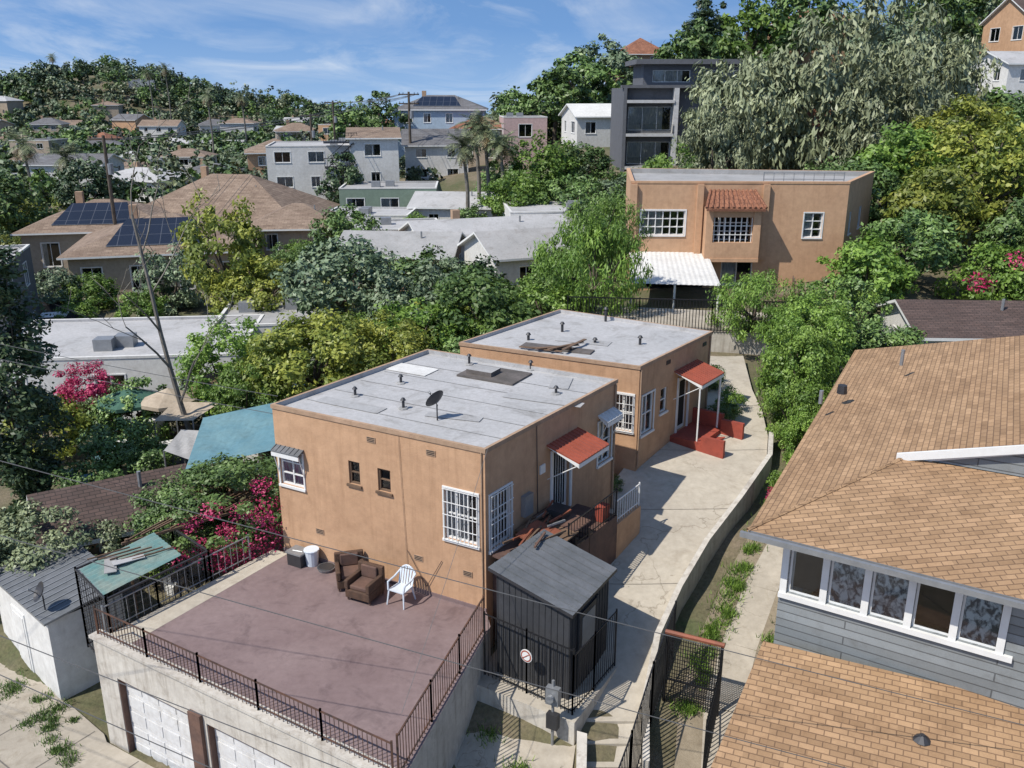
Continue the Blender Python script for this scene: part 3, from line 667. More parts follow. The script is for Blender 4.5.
mt=MB();mt.tube((.95,17.55,-2.6),(.95,17.55,.1),.035,.035,GREYM,8);mt.box(.95,17.5,-.5,.32,.16,.45,GREYM,-.5);mt.box(.95,17.48,-1.15,.28,.16,.4,DKMET,-.5);mt.tube((.9,17.42,-.28),(.86,17.34,-.28),.09,.09,GREYM,12);mt.build('electric_meter_post')
ap=MB();ap.slab([(-2.3,14.3,-2.72),(.55,12.6,-2.78),(1.25,16.2,-2.0),(1.5,17.5,-1.62),(-.9,18.95,-1.55)],.3,CONC2,PARA)
ap.build('concrete_apron')
lw=MB();lw.hexa([(1.25,14.0,-3),(1.45,14.0,-3),(1.75,17.4,-3),(1.52,17.5,-3)],[(1.25,14.0,-2.1),(1.45,14.0,-2.1),(1.75,17.4,-1.25),(1.52,17.5,-1.25)],PARA);lw.build('low_side_wall')
# =============== driveway
def lerp(a,b,t):return a+(b-a)*t
DRV=[(12.5,-2.75,.7,2.0),(15,-2.35,1.3,2.4),(16.8,-1.85,1.5,2.95),(18.4,-1.3,1.6,3.15),(20.3,-.8,2.0,3.7),(22,-.4,2.0,4.55),(24,-.02,2.1,5.7),(26.2,.36,2.6,7.2),(28.6,.8,4.0,8.75),(30.5,1.05,5.5,9.3),(32.5,1.3,6.9,9.6),(34.5,1.5,8.0,9.7),(38.5,1.75,8.6,10.3)]
ys_=[];
for (a,b) in zip(DRV,DRV[1:]):
    for k in range(6):ys_.append(tuple(lerp(a[i],b[i],k/6) for i in range(4)))
ys_.append(DRV[-1])
Xd=np.array([[lerp(q[2],q[3],k/10) for k in range(11)] for q in ys_]);Yd=np.array([[q[0]]*11 for q in ys_]);
Zd=np.array([[q[1]-.03*math.sin(math.pi*k/10) for k in range(11)] for q in ys_])
gridmesh('driveway',Xd,Yd,Zd,CONC)
j=MB()
def dz(y):
    for a,b in zip(DRV,DRV[1:]):
        if a[0]<=y<=b[0]:
            t=(y-a[0])/(b[0]-a[0]);return tuple(lerp(a[i],b[i],t) for i in range(4))
for y in (22.5,26,29.5,33.):
    q=dz(y);q2=dz(y+.03)
    for k in range(10):
        x0=lerp(q[2],q[3],k/10);x1=lerp(q[2],q[3],(k+1)/10);zz=q[1]-.03*math.sin(math.pi*(k+.5)/10)+.008
        j.poly([(x0,y,zz),(x1,y,zz),(x1,y+.02,zz+.003),(x0,y+.02,zz+.003)],JOINT)
for k in range(9):
    y=13.6+k*.55;q=dz(y);j.hexa([(q[2],y,q[1]-.05),(q[3],y,q[1]-.05),(q[3],y+.16,q[1]),(q[2],y+.16,q[1])],[(q[2],y,q[1]+.05),(q[3],y,q[1]+.05),(q[3],y+.16,q[1]+.06),(q[2],y+.16,q[1]+.06)],CONC)
j.build('driveway_ribs_and_joints')
w=MB()
R_=[(q[3]+.02,q[0],q[1]) for q in DRV[2:10]]
for a,b in zip(R_,R_[1:]):
    F=Frame(a[:2],b[:2])
    w.hexa([F.p(0,a[2]-2,.16),F.p(F.L,b[2]-2,.16),F.p(F.L,b[2]-2,0),F.p(0,a[2]-2,0)],[F.p(0,a[2]+.35,.16),F.p(F.L,b[2]+.35,.16),F.p(F.L,b[2]+.35,0),F.p(0,a[2]+.35,0)],PARA)
w.build('driveway_retaining_wall')
st=MB()
pth=[(4.3,16.5,-2.05),(4.75,18.5,-1.45),(5.6,20.5,-1.0),(6.7,22.6,-.5),(8.2,25,.05),(9.6,27.5,.6)]
for a,b in zip(pth,pth[1:]):
    F=Frame(a[:2],b[:2]);st.poly([F.p(0,a[2]+.14,.85),F.p(F.L,b[2]+.14,.85),F.p(F.L,b[2]+.14,-.05),F.p(0,a[2]+.14,-.05)],CONC2)
    st.poly([F.p(0,a[2]+.136,1.5),F.p(F.L,b[2]+.136,1.5),F.p(F.L,b[2]+.136,-.65),F.p(0,a[2]+.136,-.65)],GRAVEL)
st.build('side_yard_path')
fe=MB();railing(fe,[(1.9,14.6,-2.35),(2.6,16.2,-2.0),(3.3,17.9,-1.45),(4.1,19.7,-.95)],1.75,.12,BLACK,.013,.022)
fe.build('driveway_iron_fence')
gt=MB();F=Frame((3.75,18.75),(4.95,18.2))
for s in (0,F.L):gt.tube(F.p(s,-2.4),F.p(s,.55),.04,.04,BLACK,6)
gt.tube(F.p(-.05,.6),F.p(F.L+.05,.6),.06,.06,RUSTB,6);gt.tube(F.p(0,-.7),F.p(F.L,-.7),.025,.025,BLACK,4)
for k in range(24):s=F.L*k/23;gt.tube(F.p(s,-2.3),F.p(s,.5),.012,.012,BLACK,4,False)
for k in range(26):z=-2.2+k*.105;gt.tube(F.p(0,z),F.p(F.L,z),.009,.009,BLACK,4,False)
F2_=Frame((4.95,18.2),(4.2,16.2))
for k in range(18):s=F2_.L*k/17;gt.tube(F2_.p(s,-2.6),F2_.p(s,.1),.012,.012,BLACK,4,False)
for z in(-.1,-1.2,-2.3):gt.tube(F2_.p(0,z),F2_.p(F2_.L,z),.02,.02,BLACK,4)
gt.build('side_yard_gate')
# =============== right neighbour house
E=empty('shingle_roof_house')
E0=(5.19,17.82);E1=(13.4,12.65);E3=(12.77,32.24);Hh=(9.45,20.0);R0=(11.6,18.8);R3=(16.95,28.6);H2=(13.75,17.6);E2=(21.1,27.0)
r=MB()
r.slab([(*E0,3.8),(*Hh,4.62),(*R0,5.35),(*R3,5.35),(*E3,3.8)][::-1],.16,SHING,WHITE)
r.slab([(*E0,3.803),(*E1,3.803),(19.5,13.5,4.62),(*H2,4.62),(*Hh,4.623)],.16,SHING,GREYM)
r.slab([(*R0,5.352),(*H2,4.6),(*E2,4.2),(*R3,5.352)],.16,SHING,WHITE)
r.poly([(9.6,19.95,4.63),(13.7,17.65,4.63),(11.62,18.85,5.2)],SIDING)
def beam(mb,a,b,w_,h,m):
    a,b=Vector(a),Vector(b);d_=(b-a);n_=Vector((d_.y,-d_.x,0)).normalized()*w_
    lo=Vector((0,0,h));mb.hexa([a-lo,b-lo,b+n_-lo,a+n_-lo],[a,b,b+n_,a+n_],m)
beam(r,(9.25,20.03,4.72),(11.6,18.72,5.47),.07,.2,WHITE);beam(r,(11.6,18.72,5.47),(14.1,17.35,4.65),.07,.2,WHITE)
beam(r,(5.05,17.85,3.78),(13.4,12.6,3.78),.09,.12,GREYM)
def caps(mb,a,b,m):
    a,b=Vector(a),Vector(b);n=int((b-a).length/.22)
    for k in range(n):
        p0=a.lerp(b,k/n);p1=a.lerp(b,(k+1.15)/n);mb.tube(p0+Vector((0,0,-.035)),p1+Vector((0,0,-.02)),.055,.055,m,6,False)
caps(r,(*E0,3.83),(*Hh,4.64),SHING);caps(r,(*R0,5.37),(*R3,5.37),SHING)
r.tube((9.0,24.8,4.3),(9.0,24.8,4.7),.06,.06,GREYM,8);r.tube((9.9,25.6,4.35),(9.9,25.6,4.6),.16,.14,DKMET,8);r.tube((12.2,27.,4.8),(12.2,27.,5.3),.06,.06,GREYM,8)
r.build('roof',E)
mw=MB();wi=MB()
W0,W1=(6.12,18.14),(12.6,14.05);NF=Frame(W0,W1)
ops=[(.18+i*.88,.18+i*.88+.84,2.12,3.28) for i in range(5)]+[(5.1,6.6,2.12,3.28)]
wall(mw,NF,-1.5,3.75,ops,SIDING);WL=(12.4,30.6)
wall(mw,Frame(WL,W0),-1.5,3.72,[(3,4,1.8,3),(8,9.2,1.8,3)],SIDING);window(wi,Frame(WL,W0),3,4,1.8,3);window(wi,Frame(WL,W0),8,9.2,1.8,3)
for i,o in enumerate(ops):
    window(wi,NF,*o,cols=1,rows=1,curt=CURT2 if i in(1,2,4) else CURT,open_frac=[.12,1,1,.0001,.85,.5][i],sill=False,depth=.08)
NF.box(wi,.0,4.75,3.3,3.45,.0,.06,WHITE);NF.box(wi,.0,4.75,1.98,2.1,.0,.09,WHITE)
for i in range(6):
    x=.09+i*.882;NF.box(wi,x-.075,x+.075,2.102,3.298,.0,.05,WHITE)
mw.build('walls',E);wi.build('windows',E)
r=MB();T0=Vector((5.75,17.75,1.02));T1=Vector((12.6,14.6,1.02));dn=Vector((-3.0,-5.0,-1.7))
r.slab([T0+dn,T1+dn+Vector((1,0,0)),T1,T0],.14,SHING,WHITE)
c=Vector((8.25,15.0,.52));r.tube(c-Vector((0,0,.3)),c+Vector((0,0,.05)),.12,.12,DKMET,10);r.tube(c+Vector((0,0,.05)),c+Vector((0,0,.17)),.19,.05,DKMET,10)
r.build('porch_roof',E)
w2=MB();w2.prism([(3.6,13.6),(11,11),(12.4,14.4),(5.9,17.4)],-3,-.9,SIDING);w2.build('porch_walls',E)
BLOCK.append((12,22,9))
# =============== left white shed, cage, yard structures
E=empty('white_garden_shed');mb=MB();P4=[(-15.2,23.3),(-12.35,20.75),(-11.0,22.3),(-13.8,24.9)]
F=Frame(P4[0],P4[1]);wall(mb,F,-3.1,-.45,[],WHITE2);
for k in (1,2,3):wall(mb,Frame(P4[k],P4[(k+1)%4]),-3.1,-.45,[],WHITE2)
F.box(mb,1.2,2.1,-2.95,-.95,.0,.03,WHITE);F.box(mb,1.3,2.0,-2.8,-1.1,.031,.045,WHITE2);mb.build('walls',E)
r=MB();o=inset(P4,-.12);r.slab([(*o[0],-.4),(*o[1],-.4),(*o[2],-.1),(*o[3],-.1)],.06,SHEDR,GREYM)
for k in range(1,14):
    a=Vector((*o[0],-.39)).lerp(Vector((*o[1],-.39)),k/14);b=Vector((*o[3],-.09)).lerp(Vector((*o[2],-.09)),k/14);r.tube(a,b,.02,.02,GREYM,4)
r.build('roof',E)
dish('satellite_dish',-12.6,21.2,-.35,.28,3.8)
cg=MB();C4=[(-11.6,21.2),(-10.15,19.7),(-8.4,22.2),(-9.9,23.6)]
for k in range(4):
    a,b=C4[k],C4[(k+1)%4]
    railing(cg,[(*a,-1.5),(*b,-1.5)],2.4,.18,DKMET,.008,.03)
    Fm=Frame(a,b)
    for i in range(12):cg.tube(Fm.p(0,-1.4+i*.2),Fm.p(Fm.L,-1.4+i*.2),.006,.006,DKMET,4,False)
def corr(mb,a,b,c_,d_,m,n=16,amp=.03):
    a,b,c_,d_=map(Vector,(a,b,c_,d_));
    for k in range(n):
        t0,t1=k/n,(k+1)/n;z0=Vector((0,0,amp*(k%2)));z1=Vector((0,0,amp*((k+1)%2)))
        mb.poly([a.lerp(b,t0)+z0,a.lerp(b,t1)+z1,d_.lerp(c_,t1)+z1,d_.lerp(c_,t0)+z0],m)
corr(cg,(-11.4,21.0,1.0),(-10.3,19.9,.9),(-8.9,21.6,1.1),(-10.1,22.8,1.15),TEAL,18)
cg.box(-10.2,21.3,1.12,.8,.25,.02,ROOFG,.6);cg.box(-10.6,21.1,1.08,.3,.9,.02,ROOFG2,.4)
for k in range(5):cg.tube((-11.3+.3*k,21.3,1.13),(-10.4+.3*k,21.9,1.18),.025,.025,WOOD,4)
cg.build('chicken_coop')
pg=MB();
for k in range(9):pg.tube((-10.8+.32*k,22.6+.25*k,1.0+.05*(k%3)),(-9.4+.32*k,25.2+.2*k,1.1),.03,.03,WOOD,4)
for a in((-10.8,22.6),(-8.3,24.6),(-9.4,25.3),(-7.2,26.6)):pg.tube((*a,-2),(*a,1.05),.05,.05,WOOD,5)
pg.tube((-10.9,22.5,.95),(-8.1,24.7,.95),.05,.05,WOOD,4);pg.tube((-9.6,25.2,.95),(-7.0,26.8,.95),.05,.05,WOOD,4);pg.build('garden_pergola')
house('brown_roof_cottage',-13.3,27.3,-2,4.2,3.4,1.9,.55,'gable',.9,TRIMO,SHING2,.35)
def canopy(name,pts,m,sag=.15,zb=-1.6):
    mb=MB();a,b,c_,d_=map(Vector,pts);n=14
    G=[[a.lerp(b,i/n).lerp(d_.lerp(c_,i/n),k/n)-Vector((0,0,sag*math.sin(math.pi*i/n)*math.sin(math.pi*k/n)*(1+.25*math.sin(i*1.1+k*.7)))) for i in range(n+1)] for k in range(n+1)]
    for k in range(n):
        for i in range(n):mb.poly([G[k][i],G[k][i+1],G[k+1][i+1],G[k+1][i]],m)
    for q in pts:mb.tube((q[0],q[1],zb),q,.03,.03,GREYM,5)
    return mb.build(name)
canopy('blue_tarp_canopy',[(-10.6,26.9,1.3),(-8.0,27.8,1.6),(-7.9,32.5,1.9),(-11.4,31.2,1.5)],BTARP,.12)
canopy('beige_canopy',[(-14.0,33.0,.7),(-12.4,32.8,.8),(-11.9,34.6,.9),(-13.9,35.0,.8)],BEIGE)
canopy('shade_sail',[(-12.6,30.2,.6),(-11.2,29.4,.5),(-10.6,31.3,.9),(-12.5,31.8,.8)],ROOFG2)
def umbrella(name,x,y,z,r,m):
    mb=MB();mb.tube((x,y,z),(x,y,z+2.3),.025,.025,GREYM,6)
    for k in range(8):
        a,b=k*math.pi/4,(k+1)*math.pi/4;mb.poly([(x+r*math.cos(a),y+r*math.sin(a),z+1.9),(x+r*math.cos(b),y+r*math.sin(b),z+1.9),(x,y,z+2.4)],m)
        mb.poly([(x+r*math.cos(a),y+r*math.sin(a),z+1.75),(x+r*math.cos(b),y+r*math.sin(b),z+1.75),(x+r*math.cos(b),y+r*math.sin(b),z+1.9),(x+r*math.cos(a),y+r*math.sin(a),z+1.9)],m)
    return mb.build(name)
GRN=plain('green_canvas',(.05,.13,.09),.8)
umbrella('patio_umbrella',-16.4,36.5,-1.5,1.4,GRN);umbrella('patio_umbrella',-12.9,38,-1.2,1.4,WOOD);umbrella('patio_umbrella',-14.6,36.2,-1.4,1.2,BEIGE)
random.seed(3)
jm=MB()
for k in range(120):
    x=random.uniform(-17,-8.5);y=random.uniform(24.5,38);z=g(x,y)
    if k>75:z+=random.uniform(.2,.8)
    m=random.choice([WHITE,GREYM,WOOD,DKMET,BTARP,WHITE2,RUSTB]);jm.box(x,y,z-.3,random.uniform(.2,.9),random.uniform(.2,.7),random.uniform(.5,1.2),m,random.random()*3)
jm.build('yard_clutter')
# street
s_=MB()
s_.poly([(-40,10,-2.9),(6,-19,-2.9),(1.0,12.0,-2.9),(-2.2,14.25,-2.9),(-10.4,19.1,-2.9),(-10.6,19.4,-2.9),(-12.3,20.8,-2.9),(-15.5,23.4,-2.9),(-40,42,-2.9)],CONC2)
s_.build('sidewalk')
s_=MB()
for k in range(9):
    a=Vector((-15.6,22.8,-2.894)).lerp(Vector((-3,14,-2.894)),k/8);b=a+Vector((-3,-4.6,0));n_=Vector((.012,-.008,0));s_.poly([a-n_,a+n_,b+n_,b-n_],JOINT)
s_.poly([(-16.8,21.3,-2.893),(-4,12.2,-2.893),(-4.02,12.17,-2.893),(-16.82,21.27,-2.893)],JOINT)
s_.build('pavement_joints')
# =============== upper orange building
E=empty('upper_stucco_building');mw=MB();wi=MB()
U=[(6.75,52),(19.0,51.6),(23.0,58.5),(7.6,61)]
UF=Frame(U[0],U[1])
ops=[(.65,3.15,5.05,6.45),(4.6,6.9,4.7,6.6),(9.9,10.95,4.95,6.35),(.6,4.4,1.9,3.8),(5.4,7.2,2.2,3.6)]
wall(mw,UF,0,8.05,ops,STUC2,.3);US=Frame(U[1],U[2]);wall(mw,US,0,8.05,[(1,1.8,5,6.3),(4,5,5,6.3)],STUC2);wall(mw,Frame(U[2],U[3]),0,8.05,[],STUC2);wall(mw,Frame(U[3],U[0]),0,8.05,[],STUC2)
mw.build('walls',E)
window(wi,UF,*ops[0],cols=6,rows=3,curt=CURT,open_frac=.5,depth=.3,trim=.08)
window(wi,UF,*ops[2],cols=2,rows=3,depth=.3,trim=.06);window(wi,UF,*ops[3],cols=2,rows=1,fr=DKMET,curt=None,depth=.3,sill=False);window(wi,UF,*ops[4],cols=2,depth=.3)
window(wi,US,1,1.8,5,6.3);window(wi,US,4,5,5,6.3)
mbk=ops[1];wi.poly([UF.p(mbk[0],mbk[2],-.29),UF.p(mbk[1],mbk[2],-.29),UF.p(mbk[1],mbk[3],-.29),UF.p(mbk[0],mbk[3],-.29)],DARK)
for k in range(7):
    x=mbk[0]+.15+k*.33;UF.box(wi,x-.03,x+.03,4.8,6.3,-.1,-.03,WHITE)
for k in range(4):UF.box(wi,mbk[0]+.1,mbk[1]-.1,4.8+k*.48,4.86+k*.48,-.029,.01,WHITE)
wi.build('windows',E)
r=MB();flatroof(r,U,8.1,.3,ROOFG2,STUC2,.2)
q=[UF.p(4.1,6.75,1.35),UF.p(7.4,6.75,1.35),UF.p(7.0,7.6,.02),UF.p(4.5,7.6,.02)];r.slab(q,.15,CLAY,CLAY)
for k in range(12):
    a=Vector(q[0]).lerp(Vector(q[1]),k/11);b=Vector(q[3]).lerp(Vector(q[2]),k/11);up=Vector((0,0,.03));r.tube(a+up,b+up,.08,.07,CLAY,6)
for s in (4.35,7.0):
    UF.box(r,s-.15,s+.25,3.9,6.7,.003,1.0,STUC2)
UF.box(r,4.6,6.85,3.9,4.8,.7,1.0,STUC2);UF.box(r,4.2,7.25,3.7,3.9,.003,1.05,STUC2)
UF.box(r,4.6,6.85,6.2,6.6,.7,.9,STUC2)
for k in range(8):
    x=4.7+k*.3;UF.box(r,x-.02,x+.02,4.8,6.2,.75,.8,WHITE)
for z in(5.2,5.7):UF.box(r,4.6,6.85,z,z+.04,.805,.83,WHITE)
UF.box(r,-.04,.35,0,7.95,.004,.22,STUC2);UF.box(r,3.75,4.1,3.7,7.95,.004,.22,STUC2);UF.box(r,7.45,7.8,3.7,7.95,.004,.22,STUC2)
railing(r,[UF.p(7.5,8.1,-.3),UF.p(12,8.1,-.3)],.45,.5,GREYM,.02,.03)
r.build('roof_and_balcony',E)
BLOCK+=[(13,56,9)]
cn=MB();corr(cn,(6.2,46.8,3.3),(11.0,46.6,3.2),(11.3,51.9,4.05),(6.8,51.95,4.1),WHITE2,34,.02)
for x,y in((6.3,46.9),(8.6,46.8),(10.9,46.7)):cn.tube((x,y,1),(x,y,3.25),.06,.06,WHITE,6)
cn.build('patio_cover')
rw=MB();rw.prism([(2.5,41.2),(12.4,40.0),(13.5,44),(3,46)],-.5,2.35,PARA,CONC2);rw.build('upper_retaining_wall')
fe=MB();railing(fe,[(2.6,41.1,2.35),(5.9,40.7,2.35),(9.2,40.35,2.35),(12.4,39.95,2.35)],1.5,.14,BLACK,.022,.035);fe.build('upper_iron_fence')
dk=MB()
for k in range(8):dk.box(13.4+.1*k,39.+.35*k,1.7+.22*k,1.8,.34,.06,WOOD,-.15);
for x,y in((12.6,38.8),(14.2,38.6),(13.6,41.8),(15.2,41.5)):dk.tube((x,y,.8),(x,y,4.0),.06,.06,WOOD,5)
for k in range(6):dk.box(13.9,41.9+.25*k,3.4,2.4,.24,.05,WOOD,-.15)
railing(dk,[(12.6,38.8,2.),(13.4,41.9,3.45),(13.7,43.3,3.45)],.9,.25,WOOD,.025,.04);dk.build('wooden_stairs')
# =============== modern house
E=empty('modern_grey_house');m=MB();wi=MB()
def vol(a,b,y0,y1,z0,z1,mat,ops=[]):
    P4=[(a,y0),(b,y0),(b,y1),(a,y1)]
    F=Frame(P4[0],P4[1]);wall(m,F,z0,z1,ops,mat,.3)
    for k in(1,2,3):wall(m,Frame(P4[k],P4[(k+1)%4]),z0,z1,[],mat)
    m.poly([(*p,z1) for p in P4],MODG);
    for o in ops:window(wi,F,*o,cols=3,fr=WHITE,curt=CURT,open_frac=.8,depth=.2,sill=False)
    return F
vol(11.8,25.5,100.2,112,2,13.2,MODG,[(.6,5.2,5.4,7.7),(.6,5.2,8.9,11.3),(7,12,8.9,11.2)])
vol(14.0,25.8,101.5,110,13.2,15.6,MODG,[(1,5.,13.8,15.),(7,11,13.8,15.)])
m.box(19.8,105.5,15.6,13.4,10,.5,MODG);m.box(18.5,99.8,13.2,14,1.2,.3,MODG)
m.box(14.6,99.6,8.3,5.0,1.2,.3,MODW);m.box(14.6,99.6,4.9,5.0,1.2,.3,MODW);m.box(14.6,99.6,11.7,5.0,1.2,.3,MODW);m.box(11.9,99.7,2,.35,1.2,11.2,MODG);m.box(17.3,99.7,2,.5,1.2,11.2,MODW)
m.poly([(12.1,99.02,8.6),(17.1,99.02,8.6),(17.1,99.02,9.6),(12.1,99.02,9.6)],GLASS);m.poly([(12.1,99.02,5.2),(17.1,99.02,5.2),(17.1,99.02,6.2),(12.1,99.02,6.2)],GLASS)
m.build('walls',E);wi.build('windows',E);BLOCK+=[(18.5,105,11)]
# =============== neighbourhood buildings
random.seed(17)
house('white_apartment_block',-23.5,112,-1.5,11,10,8.4,.15,'flat',0,WHITE2,ROOFG,storeys=3)
house('white_apartment_wing',-16.5,111,-1.5,5.5,10,9.4,.15,'gable',.9,WHITE2,SHING3,storeys=3)
sx=MB();AF=Frame((-28.2,106.2),(-17.3,107.9))
for fl in range(3):
    z0=-1+fl*2.8;AF.box(sx,6.6,10.4,z0+2.6,z0+2.75,.0,1.3,DKMET);railing(sx,[AF.p(6.6,z0+2.75,1.3),AF.p(10.4,z0+2.75,1.3)],1.,.3,BLACK,.03,.05)
    for k in range(10):
        a0=7.+k*.3;AF.box(sx,a0,a0+.32,z0+k*.28,z0+k*.28+.08,1.35,2.2,DKMET)
    sx.tube(AF.p(7,z0,2.2),AF.p(10,z0+2.7,2.2),.06,.06,BLACK,4);sx.tube(AF.p(7,z0+1,2.2),AF.p(10,z0+3.6,2.2),.04,.04,BLACK,4)
sx.build('exterior_staircase')
house('flat_roof_white_building',-20,45.5,-3,12.5,8,3.8,.1,'flat',0,WHITE2,ROOFG,storeys=1)
house('flat_roof_white_annex',-13.6,50.5,-2.6,6,6,3.5,.13,'flat',0,WHITE2,ROOFG2)
house('solar_roof_house',-27.8,73,-3,13,12,4.6,.25,'hip',2.0,BEIGE,SHING3,.6,solar=True)
house('solar_roof_house',-36.5,82,-3,12,10,4.8,.2,'hip',1.9,BEIGE,SHING3,.6,solar=True)
house('tan_hip_roof_house',-27.5,90,-2,16,12,4.0,-.12,'hip',3.2,BEIGE,SHING3,.8)
house('tan_hip_roof_house',-19.5,83,-1.5,8,7,3.2,.1,'hip',1.5,BEIGE,SHING3,.6)
house('grey_modern_building',-35,53,-3.2,10,9,6.6,.3,'flat',0,MODG,ROOFG2,storeys=2)
house('grey_modern_building',-49,70,-3.2,12,9,8,.3,'flat',0,MODW,ROOFG2,storeys=2)
house('green_flat_building',-13,98,-1,10,7,4.4,.05,'flat',0,plain('sage_green',(.2,.27,.21),.8),ROOFG2)
house('white_flat_garage',-13.5,87,-1.2,8,6,3.2,-.05,'flat',0,WHITE2,ROOFG)
house('white_flat_house',-5.5,93,-1,8,8,3.2,-.1,'gable',1.0,WHITE2,ROOFG)
house('white_cottage',-10,122,1.5,8,8,5.0,.1,'gable',1.7,WHITE2,SHING4,storeys=2)
house('blue_hillside_house',-10.5,140,4.5,13,9,6.0,.0,'hip',1.8,plain('blue_wall',(.38,.48,.58),.8),SHING4,storeys=2,solar=True)
house('yellow_tile_house',-4.5,135,3,8,7,5,.0,'hip',1.4,BEIGE,CLAY,storeys=2)
house('pink_flat_house',1.5,132,5.5,6,7,4.0,.1,'flat',0,plain('pink_wall',(.5,.36,.34),.8),ROOFG2)
house('white_gable_house',11.5,125,6.5,8,8,3.4,.2,'gable',1.4,WHITE2,WHITE2)
for (hx,hy,hz_,hw,hd,rot_,rt,rr,wm_,rm_) in ((-2.,72,-1,12,7,.35,'gable',1.1,WHITE2,ROOFG),(-8,66,-1.2,8,7,-.1,'gable',1.1,TRIMO,ROOFG2),(4.,80,0,9,7,.1,'flat',0,WHITE2,ROOFG),(-10,76,-1,8,6,.2,'flat',0,STUC,ROOFG),(1.5,62,-.5,8,6,.4,'gable',1.2,WHITE2,ROOFG2)):
    house('grey_roof_bungalow',hx,hy,hz_,hw,hd,3.3,rot_,rt,rr,wm_,rm_)
house('brown_roof_garage',21.5,41.5,.2,6.,5.5,2.5,-.05,'gable',.9,WHITE2,SHING2,.4)
house('tile_roof_cottage',27,88,6,8,7,4,.1,'gable',1.6,TRIMO,CLAY)
house('red_roof_hillside_house',47,150,18,11,9,5,.2,'hip',2,STUC,CLAY,storeys=1)
house('orange_hillside_house',65,118,17.5,10,9,3.6,.15,'gable',2.6,STUC,SHING2,storeys=1)
house('cream_hillside_house',55.5,104,13.,8,7,2.8,.15,'gable',1.2,WHITE2,ROOFG)
house('pink_hillside_house',53.2,97,8,8,7,4.2,.15,'flat',0,plain('salmon_wall',(.42,.2,.17),.8),ROOFG2,storeys=2)
house('tall_orange_house',22,165,13,8,8,6,.1,'hip',2.5,STUC,CLAY,storeys=2)
BLOCK+=[(-24,41,3.5),(-20,40,4),(-16,41,3.5),(-27,42,3),(-22,38,2.5),(-26,64,4),(-32,65,4),(-22,66,3)]
random.seed(21)
WMS=[WHITE2,BEIGE,STUC,MODW,WHITE2,BEIGE];RMS=[SHING3,SHING4,SHING3,ROOFG,ROOFG2,SHING3,SHING4,CLAY]
cnt=0
while cnt<58:
    y=random.uniform(118,430);x=random.uniform(-.62*y,.05*y-8)
    if any((x-a)**2+(y-b)**2<(c+9)**2 for a,b,c in BLOCK):continue
    if g(x,y)>3 and random.random()<.85:continue
    rf=random.choice(['gable','hip','flat','hip'])
    st_=random.choice([1,1,2]);house('distant_house',x,y,g(x,y)+.1,random.uniform(7.5,12),random.uniform(7,9),2.8*st_+.1,random.uniform(-.4,.4),rf,random.uniform(1.,1.7),random.choice(WMS),random.choice(RMS),storeys=st_,win=(y<300));cnt+=1
# =============== named trees
T=tree
T('italian_cypress_tree','column',-17.6,30.,3.2,1.45,5.6,'dark')
T('olive_tree','near',-14.6,24.9,-.7,1.9,1.5,'olive');T('olive_tree','near',-16.3,24.6,-.8,1.6,1.4,'olive')
T('bougainvillea_bush','near',-8.7,25.2,.9,2.0,1.4,'feather');T('bougainvillea_bush','near',-10.3,25.2,.4,1.4,1.1,'mid')
T('citrus_tree','near',-8.3,36,2.4,2.9,2.3,'yellow');T('citrus_tree','near',-5.6,36.6,2.0,2.2,1.9,'yellow')
T('avocado_tree','near',-12.4,37.2,1.4,2.2,2.0,'lime');T('avocado_tree','near',-10.4,34.4,1.0,1.6,1.6,'lime')
T('grey_leaf_tree','mid',-9.4,48,3.4,3.5,2.5,'grey');T('grey_leaf_tree','mid',-5.2,45,2.2,2.7,2.2,'grey')
T('yellow_green_tree','mid',-17.9,56,3.2,3.0,3.2,'yellow');T('yellow_green_tree','mid',-15.2,53,1.6,2.6,2.0,'yellow')
T('green_tree','mid',-1.6,42.5,2.6,3.0,2.5,'feather');T('green_tree','mid',-4.6,40.5,1.7,2.4,1.9,'lime');T('green_tree','mid',1.9,44,2.2,2.3,1.8,'lime')
T('green_tree','mid',-1.8,38.4,1.5,1.8,1.6,'mid')
T('pepper_tree','droop',4.1,44.5,5.2,2.5,3.2,'lime');T('pepper_tree','droop',4.8,45.0,6.6,1.7,1.9,'lime')
T('feathery_tree','droop',11.2,40.6,3.9,2.2,1.8,'lime')
for x,y,z,a,b in((10.3,30.4,2.0,1.15,1.5),(10.7,32.2,2.9,1.5,1.8),(11.7,34.5,3.2,1.7,1.9),(10.0,28.8,1.4,.8,1.1),(12.6,36.5,3.3,1.8,1.7)):T('loquat_tree','near',x,y,z,a,b,'lime')
T('hillside_tree','mid',18.6,46.8,3.9,2.8,2.2,'lime');T('hillside_tree','mid',15.6,41.5,2.9,2.0,1.8,'mid');T('hillside_tree','mid',22.2,50,4.9,3.0,2.2,'mid');T('hillside_tree','mid',16.0,36.7,2.4,2.,1.6,'mid');T('hillside_tree','near',20.3,36.5,1.2,1.8,1.2,'mid');T('hillside_tree','near',24.5,37.5,1.6,2.0,1.6,'mid')
for x,y,z,a,b,l in((26,56,6.2,3.6,3.0,'yellow'),(31,60,7.6,4,3.4,'yellow'),(36,62,8.5,4,3.2,'mid'),(30,52,5.2,3.2,2.5,'mid'),(28,66,8.2,4,3,'lime'),(35,55,6.0,3.4,3.0,'lime'),(24,62,6.3,3.4,2.6,'mid'),(33,70,9.6,4,3,'yellow'),(40,72,10,4.2,3.2,'mid'),(29.5,47,4.0,2.8,2.4,'mid'),(33,49,5,3.0,2.8,'grey'),(21.5,62,5.8,2.8,2.4,'mid'),(26.5,48,3.6,2.6,2.2,'lime'),(27,42,3.0,2.2,2.6,'mid')):T('hillside_tree','mid',x,y,z,a,b,l)
